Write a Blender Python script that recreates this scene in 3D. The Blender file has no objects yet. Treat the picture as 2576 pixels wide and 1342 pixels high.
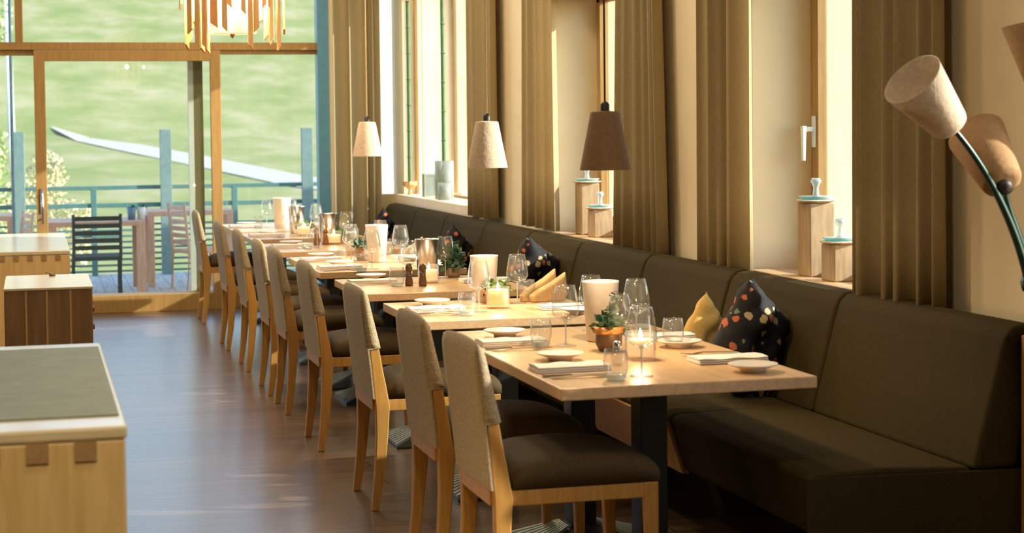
import bpy, bmesh, math, random
from mathutils import Vector, Matrix
random.seed(7)
S = bpy.context.scene
COL = S.collection
PI = math.pi

# ------------------------------------------------------------------ camera
cam_d = bpy.data.cameras.new('camera')
cam = bpy.data.objects.new('camera', cam_d); COL.objects.link(cam)
F_PX, W_PX = 4500.0, 2576.0
cam_d.sensor_fit = 'HORIZONTAL'; cam_d.sensor_width = 36.0
cam_d.lens = 36.0 * F_PX / W_PX
cam_d.shift_y = -175.4 / W_PX
cam_d.clip_start = 0.1; cam_d.clip_end = 600
yaw, pitch, roll = math.radians(14.994), math.radians(2.2), 0.011
fwd = Vector((math.sin(yaw)*math.cos(pitch), math.cos(yaw)*math.cos(pitch), -math.sin(pitch)))
rt = Vector((math.cos(yaw), -math.sin(yaw), 0)); up = rt.cross(fwd)
r2 = rt*math.cos(roll) - up*math.sin(roll); u2 = rt*math.sin(roll) + up*math.cos(roll)
M4 = Matrix(((r2.x, u2.x, -fwd.x, 0), (r2.y, u2.y, -fwd.y, 0), (r2.z, u2.z, -fwd.z, 1.52), (0, 0, 0, 1)))
cam.matrix_world = M4
cam_d.dof.use_dof = True; cam_d.dof.focus_distance = 8.0; cam_d.dof.aperture_fstop = 4.5
S.camera = cam

# ------------------------------------------------------------------ view / world / sun / lamps
S.view_settings.view_transform = 'Standard'
try: S.view_settings.look = 'None'
except Exception: pass
S.view_settings.gamma = 1.0
S.view_settings.use_curve_mapping = False
S.view_settings.exposure = 0.5
S.cycles.use_denoising = True
S.cycles.max_bounces = 10; S.cycles.diffuse_bounces = 5; S.cycles.glossy_bounces = 4
S.cycles.transmission_bounces = 8; S.cycles.transparent_max_bounces = 24
S.cycles.caustics_reflective = False; S.cycles.caustics_refractive = False
S.cycles.sample_clamp_indirect = 4.0

wd = bpy.data.worlds.new('sky'); S.world = wd; wd.use_nodes = True
wn = wd.node_tree; wn.nodes.clear()
wo = wn.nodes.new('ShaderNodeOutputWorld'); wb = wn.nodes.new('ShaderNodeBackground')
sk = wn.nodes.new('ShaderNodeTexSky'); sk.sky_type = 'NISHITA'; sk.sun_disc = False
sk.sun_elevation = math.radians(24); sk.sun_rotation = math.radians(107); sk.altitude = 800
sk.dust_density = 1.5
wb.inputs['Strength'].default_value = 0.38
wn.links.new(sk.outputs[0], wb.inputs[0]); wn.links.new(wb.outputs[0], wo.inputs[0])

SUN_DIR = Vector((1.0, -0.34, 0.47)).normalized()   # towards the sun
sd = bpy.data.lights.new('sun', 'SUN'); sd.energy = 6.5; sd.angle = math.radians(0.6); sd.color = (1.0, 0.94, 0.82)
so = bpy.data.objects.new('sun', sd); COL.objects.link(so)
so.rotation_euler = SUN_DIR.to_track_quat('Z', 'Y').to_euler(); so.location = (30, -10, 20)

def area_lamp(name, loc, size, power, color, rot=(0, 0, 0)):
    d = bpy.data.lights.new(name, 'AREA'); d.shape = 'DISK'; d.size = size; d.energy = power; d.color = color
    o = bpy.data.objects.new(name, d); COL.objects.link(o); o.location = loc; o.rotation_euler = rot
    return o
CEIL = 4.3
for (x, y, p) in ((0.9, 13.6, 24), (2.0, 13.6, 22), (0.6, 11.0, 26), (1.9, 11.0, 20), (1.7, 8.8, 30), (0.2, 8.2, 22), (-1.6, 9.5, 28), (0.6, 3.0, 26), (1.6, 5.6, 8)):
    area_lamp('ceiling_fill', (x, y, CEIL-0.03), 0.45, p, (1.0, 0.83, 0.56))  # unseen fill lights added to brighten the room

_s = bpy.data.lights.new('sideboard_fill', 'SPOT'); _s.energy = 330; _s.color = (1.0, 0.80, 0.50); _s.spot_size = math.radians(38); _s.spot_blend = 0.6; _s.shadow_soft_size = 0.08  # unseen spot added to brighten the front of the nearest sideboard
_so = bpy.data.objects.new('sideboard_fill', _s); COL.objects.link(_so); _so.location = (-0.9, 0.9, 4.2)
_so.rotation_euler = (Vector((-0.9, 0.9, 4.2))-Vector((-0.25, 3.85, 0.55))).to_track_quat('Z', 'Y').to_euler()

# ------------------------------------------------------------------ materials
def nodes_of(name):
    m = bpy.data.materials.new(name); m.use_nodes = True
    nt = m.node_tree; b = nt.nodes['Principled BSDF']
    return m, nt, b
def rgb(c): return (c[0], c[1], c[2], 1.0)
def simple(name, c, rough=0.6, metal=0.0, var=0.12, scale=20, bump=0.0, spec=0.5, stretch=(1, 1, 1), sheen=0.0, detail=3):
    m, nt, b = nodes_of(name)
    tc = nt.nodes.new('ShaderNodeTexCoord'); mp = nt.nodes.new('ShaderNodeMapping')
    mp.inputs['Scale'].default_value = stretch
    nz = nt.nodes.new('ShaderNodeTexNoise'); nz.inputs['Scale'].default_value = scale; nz.inputs['Detail'].default_value = detail
    cr = nt.nodes.new('ShaderNodeValToRGB')
    cr.color_ramp.elements[0].position = 0.3; cr.color_ramp.elements[1].position = 0.7
    cr.color_ramp.elements[0].color = rgb([max(0, k*(1-var)) for k in c]); cr.color_ramp.elements[1].color = rgb([min(1, k*(1+var)) for k in c])
    L = nt.links.new
    L(tc.outputs['Object'], mp.inputs['Vector']); L(mp.outputs[0], nz.inputs['Vector']); L(nz.outputs[0], cr.inputs[0]); L(cr.outputs[0], b.inputs['Base Color'])
    b.inputs['Roughness'].default_value = rough; b.inputs['Metallic'].default_value = metal
    b.inputs['Specular IOR Level'].default_value = spec
    if sheen: b.inputs['Sheen Weight'].default_value = sheen
    if bump:
        bp = nt.nodes.new('ShaderNodeBump'); bp.inputs['Strength'].default_value = bump; bp.inputs['Distance'].default_value = 0.01
        L(nz.outputs[0], bp.inputs['Height']); L(bp.outputs[0], b.inputs['Normal'])
    return m
def wood(name, c1, c2, rough=0.45, grain=(2, 25, 25), spec=0.5, knots=False):
    m, nt, b = nodes_of(name); L = nt.links.new
    tc = nt.nodes.new('ShaderNodeTexCoord'); mp = nt.nodes.new('ShaderNodeMapping'); mp.inputs['Scale'].default_value = grain
    nz = nt.nodes.new('ShaderNodeTexNoise'); nz.inputs['Scale'].default_value = 2.0; nz.inputs['Detail'].default_value = 5; nz.inputs['Distortion'].default_value = 0.6
    cr = nt.nodes.new('ShaderNodeValToRGB'); cr.color_ramp.elements[0].position = 0.32; cr.color_ramp.elements[1].position = 0.68
    cr.color_ramp.elements[0].color = rgb(c1); cr.color_ramp.elements[1].color = rgb(c2)
    L(tc.outputs['Object'], mp.inputs['Vector']); L(mp.outputs[0], nz.inputs['Vector']); L(nz.outputs[0], cr.inputs[0])
    col = cr.outputs[0]
    if knots:
        vo = nt.nodes.new('ShaderNodeTexVoronoi'); vo.inputs['Scale'].default_value = 4.5
        k = nt.nodes.new('ShaderNodeValToRGB'); k.color_ramp.elements[0].position = 0.03; k.color_ramp.elements[1].position = 0.09
        k.color_ramp.elements[0].color = (0.35, 0.2, 0.1, 1); k.color_ramp.elements[1].color = (1, 1, 1, 1)
        mx = nt.nodes.new('ShaderNodeMix'); mx.data_type = 'RGBA'; mx.blend_type = 'MULTIPLY'; mx.inputs[0].default_value = 0.7
        L(tc.outputs['Object'], vo.inputs['Vector']); L(vo.outputs['Distance'], k.inputs[0]); L(col, mx.inputs[6]); L(k.outputs[0], mx.inputs[7]); col = mx.outputs[2]
    L(col, b.inputs['Base Color'])
    b.inputs['Roughness'].default_value = rough; b.inputs['Specular IOR Level'].default_value = spec
    return m
def planks(name, c1, c2, gap, along, length, width, rough, spec=0.5, gapsize=0.004):
    m, nt, b = nodes_of(name); L = nt.links.new
    tc = nt.nodes.new('ShaderNodeTexCoord'); mp = nt.nodes.new('ShaderNodeMapping')
    if along == 'Y': mp.inputs['Rotation'].default_value = (0, 0, PI/2)
    if along == 'Z': mp.inputs['Rotation'].default_value = (0, PI/2, 0)
    if along == 'ZX': mp.inputs['Rotation'].default_value = (PI/2, 0, PI/2)
    br = nt.nodes.new('ShaderNodeTexBrick'); br.offset = 0.37; br.inputs['Scale'].default_value = 1.0
    br.inputs['Brick Width'].default_value = length; br.inputs['Row Height'].default_value = width
    br.inputs['Mortar Size'].default_value = gapsize; br.inputs['Mortar Smooth'].default_value = 0.2
    br.inputs['Color1'].default_value = rgb(c1); br.inputs['Color2'].default_value = rgb(c2); br.inputs['Mortar'].default_value = rgb(gap)
    mp2 = nt.nodes.new('ShaderNodeMapping'); mp2.inputs['Scale'].default_value = (1.2, 22, 22)
    nz = nt.nodes.new('ShaderNodeTexNoise'); nz.inputs['Scale'].default_value = 2; nz.inputs['Detail'].default_value = 5
    mx = nt.nodes.new('ShaderNodeMix'); mx.data_type = 'RGBA'; mx.blend_type = 'MULTIPLY'; mx.inputs[0].default_value = 0.75
    cr = nt.nodes.new('ShaderNodeValToRGB'); cr.color_ramp.elements[0].position = 0.3; cr.color_ramp.elements[1].position = 0.65
    cr.color_ramp.elements[0].color = (0.55, 0.52, 0.5, 1)
    L(tc.outputs['Object'], mp.inputs['Vector']); L(mp.outputs[0], br.inputs['Vector']); L(mp.outputs[0], mp2.inputs['Vector']); L(mp2.outputs[0], nz.inputs['Vector'])
    L(nz.outputs[0], cr.inputs[0]); L(br.outputs['Color'], mx.inputs[6]); L(cr.outputs[0], mx.inputs[7]); L(mx.outputs[2], b.inputs['Base Color'])
    bp = nt.nodes.new('ShaderNodeBump'); bp.inputs['Strength'].default_value = 0.25; bp.inputs['Distance'].default_value = 0.004
    L(cr.outputs[0], bp.inputs['Height']); L(bp.outputs[0], b.inputs['Normal'])
    b.inputs['Roughness'].default_value = rough; b.inputs['Specular IOR Level'].default_value = spec
    return m
def thin_glass(name, tint=(0.95, 0.98, 0.97), edge=1.5, rough=0.02, body=0.0):
    # thin clear sheet: see-through, with a Fresnel reflection
    m, nt, b = nodes_of(name); L = nt.links.new
    out = nt.nodes['Material Output']; nt.nodes.remove(b)
    tr = nt.nodes.new('ShaderNodeBsdfTransparent'); tr.inputs[0].default_value = rgb(tint)
    gl = nt.nodes.new('ShaderNodeBsdfGlossy'); gl.inputs['Roughness'].default_value = rough
    lw = nt.nodes.new('ShaderNodeLayerWeight'); lw.inputs[0].default_value = 0.5
    pw = nt.nodes.new('ShaderNodeMath'); pw.operation = 'POWER'; pw.inputs[1].default_value = 4.0
    fr = nt.nodes.new('ShaderNodeMath'); fr.operation = 'MULTIPLY_ADD'; fr.inputs[1].default_value = 0.95*(edge-1)/0.5; fr.inputs[2].default_value = 0.045*(edge-1)/0.5
    L = nt.links.new
    L(lw.outputs['Facing'], pw.inputs[0]); L(pw.outputs[0], fr.inputs[0])
    mx = nt.nodes.new('ShaderNodeMixShader')
    L(fr.outputs[0], mx.inputs[0]); L(tr.outputs[0], mx.inputs[1]); L(gl.outputs[0], mx.inputs[2])
    last = mx.outputs[0]
    if body:
        df = nt.nodes.new('ShaderNodeBsdfDiffuse'); df.inputs[0].default_value = rgb((0.85, 0.93, 0.92))
        m2 = nt.nodes.new('ShaderNodeMixShader'); m2.inputs[0].default_value = body
        L(last, m2.inputs[1]); L(df.outputs[0], m2.inputs[2]); last = m2.outputs[0]
    L(last, out.inputs[0])
    return m
def emis(name, c, strength, base=(0.8, 0.8, 0.8)):
    m, nt, b = nodes_of(name)
    b.inputs['Base Color'].default_value = rgb(base); b.inputs['Emission Color'].default_value = rgb(c); b.inputs['Emission Strength'].default_value = strength
    b.inputs['Roughness'].default_value = 0.5
    return m

MT = {}
MT['floor'] = planks('floor_boards', (0.17, 0.105, 0.058), (0.12, 0.075, 0.045), (0.03, 0.02, 0.015), 'X', 2.3, 0.11, 0.30, 0.6)
MT['plaster'] = simple('wall_plaster', (0.80, 0.70, 0.49), 0.9, var=0.03, scale=6, bump=0.05)
MT['ceiling'] = simple('ceiling_paint', (0.55, 0.45, 0.33), 0.9, var=0.03)
MT['darkwall'] = simple('dim_wall_paint', (0.30, 0.22, 0.14), 0.9, var=0.05)
MT['oak'] = wood('oak', (0.40, 0.20, 0.045), (0.50, 0.27, 0.07), 0.42, (30, 30, 3))
MT['table_oak'] = wood('table_oak', (0.55, 0.36, 0.19), (0.68, 0.47, 0.27), 0.33, (25, 2.2, 25), 0.6)
MT['frame_wood'] = wood('frame_spruce', (0.32, 0.185, 0.055), (0.41, 0.245, 0.08), 0.5, (25, 25, 2))
MT['cabinet'] = wood('cabinet_ash', (0.62, 0.42, 0.17), (0.75, 0.54, 0.25), 0.35, (18, 18, 1.6), 0.6)
MT['cabinet_top'] = wood('cabinet_top_ash', (0.62, 0.52, 0.33), (0.72, 0.62, 0.42), 0.22, (2, 20, 20), 0.8)
MT['joint'] = wood('joint_end_grain', (0.33, 0.19, 0.08), (0.42, 0.26, 0.12), 0.5, (30, 30, 30))
MT['walnut'] = wood('brown_boards', (0.20, 0.115, 0.05), (0.28, 0.17, 0.08), 0.35, (16, 16, 1.5), 0.6)
MT['board_line'] = wood('board_line_wood', (0.5, 0.3, 0.12), (0.55, 0.35, 0.15), 0.4, (20, 20, 2))
MT['pine'] = wood('pine_boards', (0.84, 0.70, 0.50), (0.92, 0.80, 0.62), 0.6, (14, 14, 1.2), 0.3, knots=True)
MT['redwood'] = wood('terrace_wood', (0.58, 0.34, 0.22), (0.72, 0.46, 0.32), 0.55, (20, 20, 3))
MT['log'] = wood('log_wood', (0.36, 0.25, 0.14), (0.50, 0.37, 0.22), 0.7, (20, 20, 3))
MT['log_top'] = simple('pale_frayed_wood', (0.75, 0.62, 0.48), 0.8, scale=60, bump=0.4)
MT['tweed'] = simple('tweed_fabric', (0.34, 0.27, 0.165), 0.85, var=0.25, scale=140, bump=0.25, spec=0.2, sheen=0.15)
MT['seat_fabric'] = simple('dark_seat_fabric', (0.070, 0.047, 0.022), 0.75, var=0.15, scale=120, bump=0.1, spec=0.12)
MT['bench'] = simple('bench_fabric', (0.046, 0.034, 0.012), 0.8, var=0.12, scale=90, bump=0.08, spec=0.08)
MT['curtain'] = simple('curtain_cloth', (0.46, 0.38, 0.22), 0.85, var=0.08, scale=90, bump=0.05, spec=0.2)
_m = MT['curtain']; _nt = _m.node_tree; _b = _nt.nodes['Principled BSDF']; _t = _nt.nodes.new('ShaderNodeBsdfTranslucent'); _t.inputs[0].default_value = (0.50, 0.40, 0.22, 1)
_x = _nt.nodes.new('ShaderNodeMixShader'); _x.inputs[0].default_value = 0.25
_nt.links.new(_b.outputs[0], _x.inputs[1]); _nt.links.new(_t.outputs[0], _x.inputs[2]); _nt.links.new(_x.outputs[0], _nt.nodes['Material Output'].inputs[0])
MT['steel'] = simple('dark_steel', (0.022, 0.028, 0.028), 0.42, 0.3, var=0.1)
MT['ribbed'] = simple('ribbed_cast_iron', (0.03, 0.045, 0.05), 0.3, 0.75, var=0.1)
_m = MT['ribbed']; _nt = _m.node_tree; _b = _nt.nodes['Principled BSDF']; _b.inputs['Metallic'].default_value = 0.2; _b.inputs['Roughness'].default_value = 0.35
MT['sky_alu'] = simple('sky_tinted_aluminium', (0.14, 0.36, 0.54), 0.35, 0.1, var=0.05)  # grey aluminium with the blue sky reflection put into its colour
MT['greysash'] = simple('grey_green_sash', (0.50, 0.56, 0.52), 0.5, 0.0, var=0.05)
MT['olive'] = simple('olive_sash', (0.13, 0.12, 0.05), 0.5, 0.0, var=0.05)
MT['felt'] = simple('felt_shade', (0.62, 0.50, 0.38), 0.9, var=0.10, scale=70, bump=0.2, spec=0.2)
MT['felt_dark'] = simple('brown_felt_shade', (0.24, 0.15, 0.085), 0.8, var=0.08, scale=60, bump=0.15, spec=0.3)
MT['felt_unlit'] = simple('unlit_felt_shade', (0.36, 0.22, 0.11), 0.85, var=0.08, scale=60, bump=0.15, spec=0.2)  # same felt, browned so the shade out of the sun is in its colour
MT['cord'] = simple('pale_cord', (0.75, 0.60, 0.38), 0.6)
MT['darkcord'] = simple('dark_socket', (0.03, 0.025, 0.02), 0.5)
MT['teal'] = simple('dark_teal_tube', (0.04, 0.08, 0.07), 0.25, 0.6)
MT['chrome'] = simple('brushed_metal', (0.75, 0.76, 0.78), 0.22, 1.0, var=0.04)
MT['cutlery'] = simple('cutlery_steel', (0.80, 0.76, 0.70), 0.16, 1.0, var=0.05)
MT['rib_light'] = simple('pale_ribs', (0.40, 0.50, 0.53), 0.4, 0.2)  # ribs paler than the foot plate beneath
MT['white_metal'] = simple('white_lacquer', (0.80, 0.80, 0.78), 0.3, var=0.02)
MT['ceramic'] = simple('white_ceramic', (0.84, 0.80, 0.76), 0.25, var=0.02, spec=0.6)
MT['bisque'] = simple('matte_white_ceramic', (0.86, 0.80, 0.74), 0.5, var=0.02)
MT['linen'] = simple('white_napkin', (0.82, 0.78, 0.76), 0.85, var=0.04, scale=60, bump=0.1)
MT['ochre_linen'] = simple('ochre_linen', (0.52, 0.37, 0.18), 0.85, var=0.12, scale=60, bump=0.15)
MT['yellow'] = simple('mustard_fabric', (0.62, 0.40, 0.10), 0.8, var=0.1, scale=80, bump=0.1)
MT['wax'] = emis('candle_wax', (1.0, 0.52, 0.22), 0.7, (0.95, 0.75, 0.5))
MT['amberwax'] = emis('amber_candle_glass', (1.0, 0.42, 0.12), 0.7, (0.95, 0.6, 0.3))
MT['flame'] = emis('flame', (1.0, 0.82, 0.5), 14)
MT['lit_shade'] = emis('lit_paper_shade', (1.0, 0.68, 0.36), 0.55, (0.9, 0.75, 0.55))
MT['bulb'] = emis('bulb', (1.0, 0.74, 0.42), 9)
MT['slat'] = wood('chandelier_slat', (0.72, 0.40, 0.16), (0.88, 0.58, 0.30), 0.4, (30, 30, 3), 0.6)
MT['glass'] = thin_glass('drinking_glass', (0.985, 0.99, 0.99), 1.5, 0.03, 0.03)
MT['tumbler'] = thin_glass('tumbler_glass', (0.98, 0.985, 0.985), 1.5, 0.03, 0.06)
MT['glass_base'] = thin_glass('thick_glass_base', (0.8, 0.88, 0.92), 1.6, 0.05, 0.35)
MT['vase_glass'] = thin_glass('frosted_vase_glass', (0.52, 0.60, 0.54), 1.5, 0.25, 0.22)
MT['teal_glass'] = thin_glass('turquoise_glass', (0.25, 0.75, 0.78), 1.6, 0.05, 0.3)
MT['pane'] = thin_glass('window_pane', (0.97, 0.99, 0.98), 1.25, 0.01)
MT['leaf'] = simple('green_leaves', (0.10, 0.20, 0.05), 0.5, var=0.35, scale=30, spec=0.4)
MT['leaf_blue'] = simple('blue_green_needles', (0.05, 0.13, 0.075), 0.5, var=0.35, scale=30)
MT['pot'] = simple('dark_round_pot', (0.10, 0.055, 0.03), 0.5, var=0.2)
MT['claypot'] = simple('taupe_clay_pot', (0.36, 0.24, 0.16), 0.6, var=0.08)
MT['bark'] = simple('orange_bark_wrap', (0.55, 0.27, 0.09), 0.7, var=0.3, scale=25, bump=0.4)
MT['mill'] = wood('dark_mill_wood', (0.10, 0.05, 0.02), (0.18, 0.09, 0.04), 0.3, (20, 20, 5))
MT['deck'] = planks('terrace_deck', (0.60, 0.62, 0.60), (0.70, 0.72, 0.70), (0.25, 0.26, 0.26), 'Y', 3, 0.14, 0.6)
MT['fence'] = simple('teal_grey_fence_paint', (0.10, 0.22, 0.20), 0.6, var=0.1)
MT['fencepost'] = simple('grey_blue_fence_post', (0.20, 0.30, 0.28), 0.6, var=0.1)
MT['black_slat'] = simple('black_green_chair_slats', (0.035, 0.045, 0.035), 0.5)
MT['bluecup'] = simple('slate_blue_pot', (0.12, 0.25, 0.36), 0.5)
MT['whitecup'] = simple('white_pot', (0.8, 0.82, 0.8), 0.4)
MT['birch'] = simple('birch_bark', (0.85, 0.86, 0.84), 0.6, var=0.12, scale=6, stretch=(1, 1, 6))
MT['trunk_shade_blue'] = simple('blue_grey_trunk_shade', (0.25, 0.45, 0.60), 0.5)  # blue put in for the shaded side of the birch trunk
MT['tree_leaf'] = simple('light_tree_leaves', (0.52, 0.62, 0.28), 0.6, var=0.35, scale=3)
MT['bush_leaf'] = simple('dry_bush_leaves', (0.62, 0.58, 0.36), 0.7, var=0.35, scale=3)
MT['runner'] = simple('grey_green_table_runner', (0.15, 0.17, 0.095), 0.55, var=0.12, scale=12, spec=0.3)
MT['path'] = simple('pale_gravel', (0.44, 0.42, 0.36), 0.9, var=0.06, scale=2)
MT['stalk'] = simple('green_stalk', (0.07, 0.17, 0.07), 0.5, var=0.15)
MT['brownroot'] = simple('tan_dried_flower', (0.55, 0.36, 0.15), 0.7, var=0.2, scale=40)
MT['glare_white'] = simple('white_glare_block', (0.90, 0.93, 0.95), 0.9, var=0.02, scale=2)  # white of the blocks added behind the glaring window areas
MT['greybox'] = simple('grey_green_lantern', (0.30, 0.33, 0.27), 0.5, var=0.2, scale=12)

def make_meadow():
    m, nt, b = nodes_of('meadow_grass'); L = nt.links.new
    tc = nt.nodes.new('ShaderNodeTexCoord'); mp = nt.nodes.new('ShaderNodeMapping'); mp.inputs['Scale'].default_value = (0.42, 0.26, 0.4)
    mp.inputs['Rotation'].default_value = (0, 0, math.radians(20))
    n1 = nt.nodes.new('ShaderNodeTexNoise'); n1.inputs['Scale'].default_value = 1.2; n1.inputs['Detail'].default_value = 8; n1.inputs['Roughness'].default_value = 0.6
    cr = nt.nodes.new('ShaderNodeValToRGB'); e = cr.color_ramp.elements
    e[0].position = 0.34; e[0].color = (0.215, 0.26, 0.095, 1); e[1].position = 0.70; e[1].color = (0.39, 0.36, 0.22, 1)
    k = e.new(0.50); k.color = (0.28, 0.30, 0.13, 1)
    L(tc.outputs['Object'], mp.inputs['Vector']); L(mp.outputs[0], n1.inputs['Vector']); L(n1.outputs[0], cr.inputs[0]); L(cr.outputs[0], b.inputs['Base Color'])
    b.inputs['Roughness'].default_value = 0.95; b.inputs['Specular IOR Level'].default_value = 0.1
    return m
MT['meadow'] = make_meadow()
def make_floral():
    m, nt, b = nodes_of('black_floral_fabric'); L = nt.links.new
    tc = nt.nodes.new('ShaderNodeTexCoord')
    v = nt.nodes.new('ShaderNodeTexVoronoi'); v.inputs['Scale'].default_value = 21
    n = nt.nodes.new('ShaderNodeTexNoise'); n.inputs['Scale'].default_value = 45
    ad = nt.nodes.new('ShaderNodeMath'); ad.operation = 'MULTIPLY_ADD'; ad.inputs[1].default_value = 0.5
    cr = nt.nodes.new('ShaderNodeValToRGB'); e = cr.color_ramp.elements
    e[0].position = 0.34; e[0].color = (1, 1, 1, 1); e[1].position = 0.46; e[1].color = (0, 0, 0, 1)
    c2 = nt.nodes.new('ShaderNodeValToRGB'); f = c2.color_ramp.elements; c2.color_ramp.interpolation = 'CONSTANT'
    f[0].color = (0.50, 0.13, 0.06, 1); f[1].position = 0.72; f[1].color = (0.16, 0.22, 0.12, 1)
    g = f.new(0.4); g.color = (0.50, 0.38, 0.20, 1); h = f.new(0.86); h.color = (0.02, 0.02, 0.02, 1)
    sep = nt.nodes.new('ShaderNodeSeparateColor'); mx = nt.nodes.new('ShaderNodeMix'); mx.data_type = 'RGBA'
    mx.inputs[6].default_value = (0.012, 0.012, 0.014, 1)
    L(tc.outputs['Object'], v.inputs['Vector']); L(tc.outputs['Object'], n.inputs['Vector'])
    L(n.outputs[0], ad.inputs[0]); L(v.outputs['Distance'], ad.inputs[2]); L(ad.outputs[0], cr.inputs[0])
    L(v.outputs['Color'], sep.inputs[0]); L(sep.outputs[0], c2.inputs[0])
    L(cr.outputs[0], mx.inputs[0]); L(c2.outputs[0], mx.inputs[7]); L(mx.outputs[2], b.inputs['Base Color'])
    cr.color_ramp.elements[0].position = 0.55; cr.color_ramp.elements[1].position = 0.62
    b.inputs['Roughness'].default_value = 0.75; b.inputs['Specular IOR Level'].default_value = 0.25
    return m
MT['floral'] = make_floral()

_fb = MT['floor'].node_tree.nodes['Principled BSDF']; _fb.inputs['Coat Weight'].default_value = 0.25; _fb.inputs['Coat Roughness'].default_value = 0.2
# ------------------------------------------------------------------ helpers
def new_obj(name, bm, m, parent=None, smooth=False, bevel=0.0, seg=2, subd=0):
    me = bpy.data.meshes.new(name); bmesh.ops.recalc_face_normals(bm, faces=bm.faces[:]); bm.to_mesh(me); bm.free()
    if smooth:
        for p in me.polygons: p.use_smooth = True
    me.materials.append(MT[m] if isinstance(m, str) else m)
    o = bpy.data.objects.new(name, me); COL.objects.link(o)
    if parent: o.parent = parent
    if bevel:
        b = o.modifiers.new('bevel', 'BEVEL'); b.width = bevel; b.segments = seg; b.limit_method = 'ANGLE'
    if subd:
        s = o.modifiers.new('subd', 'SUBSURF'); s.levels = subd; s.render_levels = subd
    return o
def tag(o, label, cat, group=None, kind=None):
    if label: o['label'] = label
    if cat: o['category'] = cat
    if group: o['group'] = group
    if kind: o['kind'] = kind
    return o
def thing(name, label, cat, loc=(0, 0, 0), rz=0.0, group=None):
    o = bpy.data.objects.new(name, None); COL.objects.link(o); o.location = loc; o.rotation_euler = (0, 0, rz)
    o.empty_display_size = 0.05
    return tag(o, label, cat, group)
def struct(name, bm, m, bevel=0.0, parent=None, smooth=False):
    o = new_obj(name, bm, m, parent, smooth, bevel)
    o['kind'] = 'structure'
    return o
def kids(o): return [c for c in bpy.data.objects if c.parent == o]
def dup(root, loc, rz=0.0, label=None, group=None):
    r = root.copy(); COL.objects.link(r); r.location = loc; r.rotation_euler = (0, 0, rz)
    if label: r['label'] = label
    if group: r['group'] = group
    for c in list(root.children):
        d = c.copy(); COL.objects.link(d); d.parent = r
        for g in list(c.children):
            e = g.copy(); COL.objects.link(e); e.parent = d
    return r
def bx(bm, x0, x1, y0, y1, z0, z1):
    vs = [bm.verts.new((x, y, z)) for x in (x0, x1) for y in (y0, y1) for z in (z0, z1)]
    for f in ((0, 1, 3, 2), (4, 6, 7, 5), (0, 4, 5, 1), (2, 3, 7, 6), (0, 2, 6, 4), (1, 5, 7, 3)):
        bm.faces.new([vs[i] for i in f])
    return bm
def box(*a):
    return bx(bmesh.new(), *a)
def loft(bm, sections, close=True, cap=True):
    rings = [[bm.verts.new(p) for p in s] for s in sections]
    n = len(rings[0])
    for a, b in zip(rings, rings[1:]):
        for i in range(n if close else n-1):
            j = (i+1) % n
            bm.faces.new((a[i], a[j], b[j], b[i]))
    if cap:
        bm.faces.new(rings[0]); bm.faces.new(rings[-1][::-1])
    return bm
def lathe(bm, prof, seg=28, cx=0, cy=0, cz=0, cap0=False, cap1=False):
    rings = []
    for r, z in prof:
        rings.append([bm.verts.new((cx+r*math.cos(2*PI*i/seg), cy+r*math.sin(2*PI*i/seg), cz+z)) for i in range(seg)])
    for a, b in zip(rings, rings[1:]):
        for i in range(seg):
            j = (i+1) % seg; bm.faces.new((a[i], a[j], b[j], b[i]))
    if cap0: bm.faces.new(rings[0][::-1])
    if cap1: bm.faces.new(rings[-1])
    return bm
def tube(bm, pts, rads, seg=12):
    pts = [Vector(p) for p in pts]; secs = []
    if not hasattr(rads, '__len__'): rads = [rads]*len(pts)
    ref = Vector((0, 0, 1))
    for i, p in enumerate(pts):
        t = (pts[min(i+1, len(pts)-1)] - pts[max(i-1, 0)]).normalized()
        a = t.cross(ref)
        if a.length < 1e-3: a = t.cross(Vector((0, 1, 0)))
        a.normalize(); b = t.cross(a).normalized()
        secs.append([p + (a*math.cos(2*PI*k/seg)+b*math.sin(2*PI*k/seg))*rads[i] for k in range(seg)])
    return loft(bm, secs)
def bez(p0, p1, p2, p3, n=12):
    p0, p1, p2, p3 = map(Vector, (p0, p1, p2, p3))
    return [((1-t)**3)*p0+3*t*(1-t)**2*p1+3*t*t*(1-t)*p2+t**3*p3 for t in [i/n for i in range(n+1)]]
def leaf_quads(bm, centers, size, rnd):
    for c in centers:
        d = Vector((rnd.uniform(-1, 1), rnd.uniform(-1, 1), rnd.uniform(-0.3, 1))).normalized()
        s = d.cross(Vector((rnd.uniform(-1, 1), rnd.uniform(-1, 1), rnd.uniform(-1, 1))))
        if s.length < 1e-3: continue
        s.normalize(); L = size*rnd.uniform(0.7, 1.3); c = Vector(c); w = L*0.32
        v = [bm.verts.new(p) for p in (c, c+d*L*0.45+s*w, c+d*L, c+d*L*0.45-s*w)]
        bm.faces.new(v)
    return bm

# ------------------------------------------------------------------ setting: floor, walls, ceiling
XW = 3.1; YB = 15.44
struct('floor', box(-3.2, XW+0.5, -2.6, YB+0.06, -0.1, 0.0), 'floor')
struct('ceiling', box(-3.2, XW+0.5, -2.6, YB+0.2, CEIL, CEIL+0.2), 'ceiling')
struct('wall_left', box(-3.2, -3.0, -2.6, YB+0.2, 0, CEIL), 'darkwall')
struct('wall_front', box(-3.2, XW+0.5, -2.6, -2.4, 0, CEIL), 'darkwall')
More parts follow.
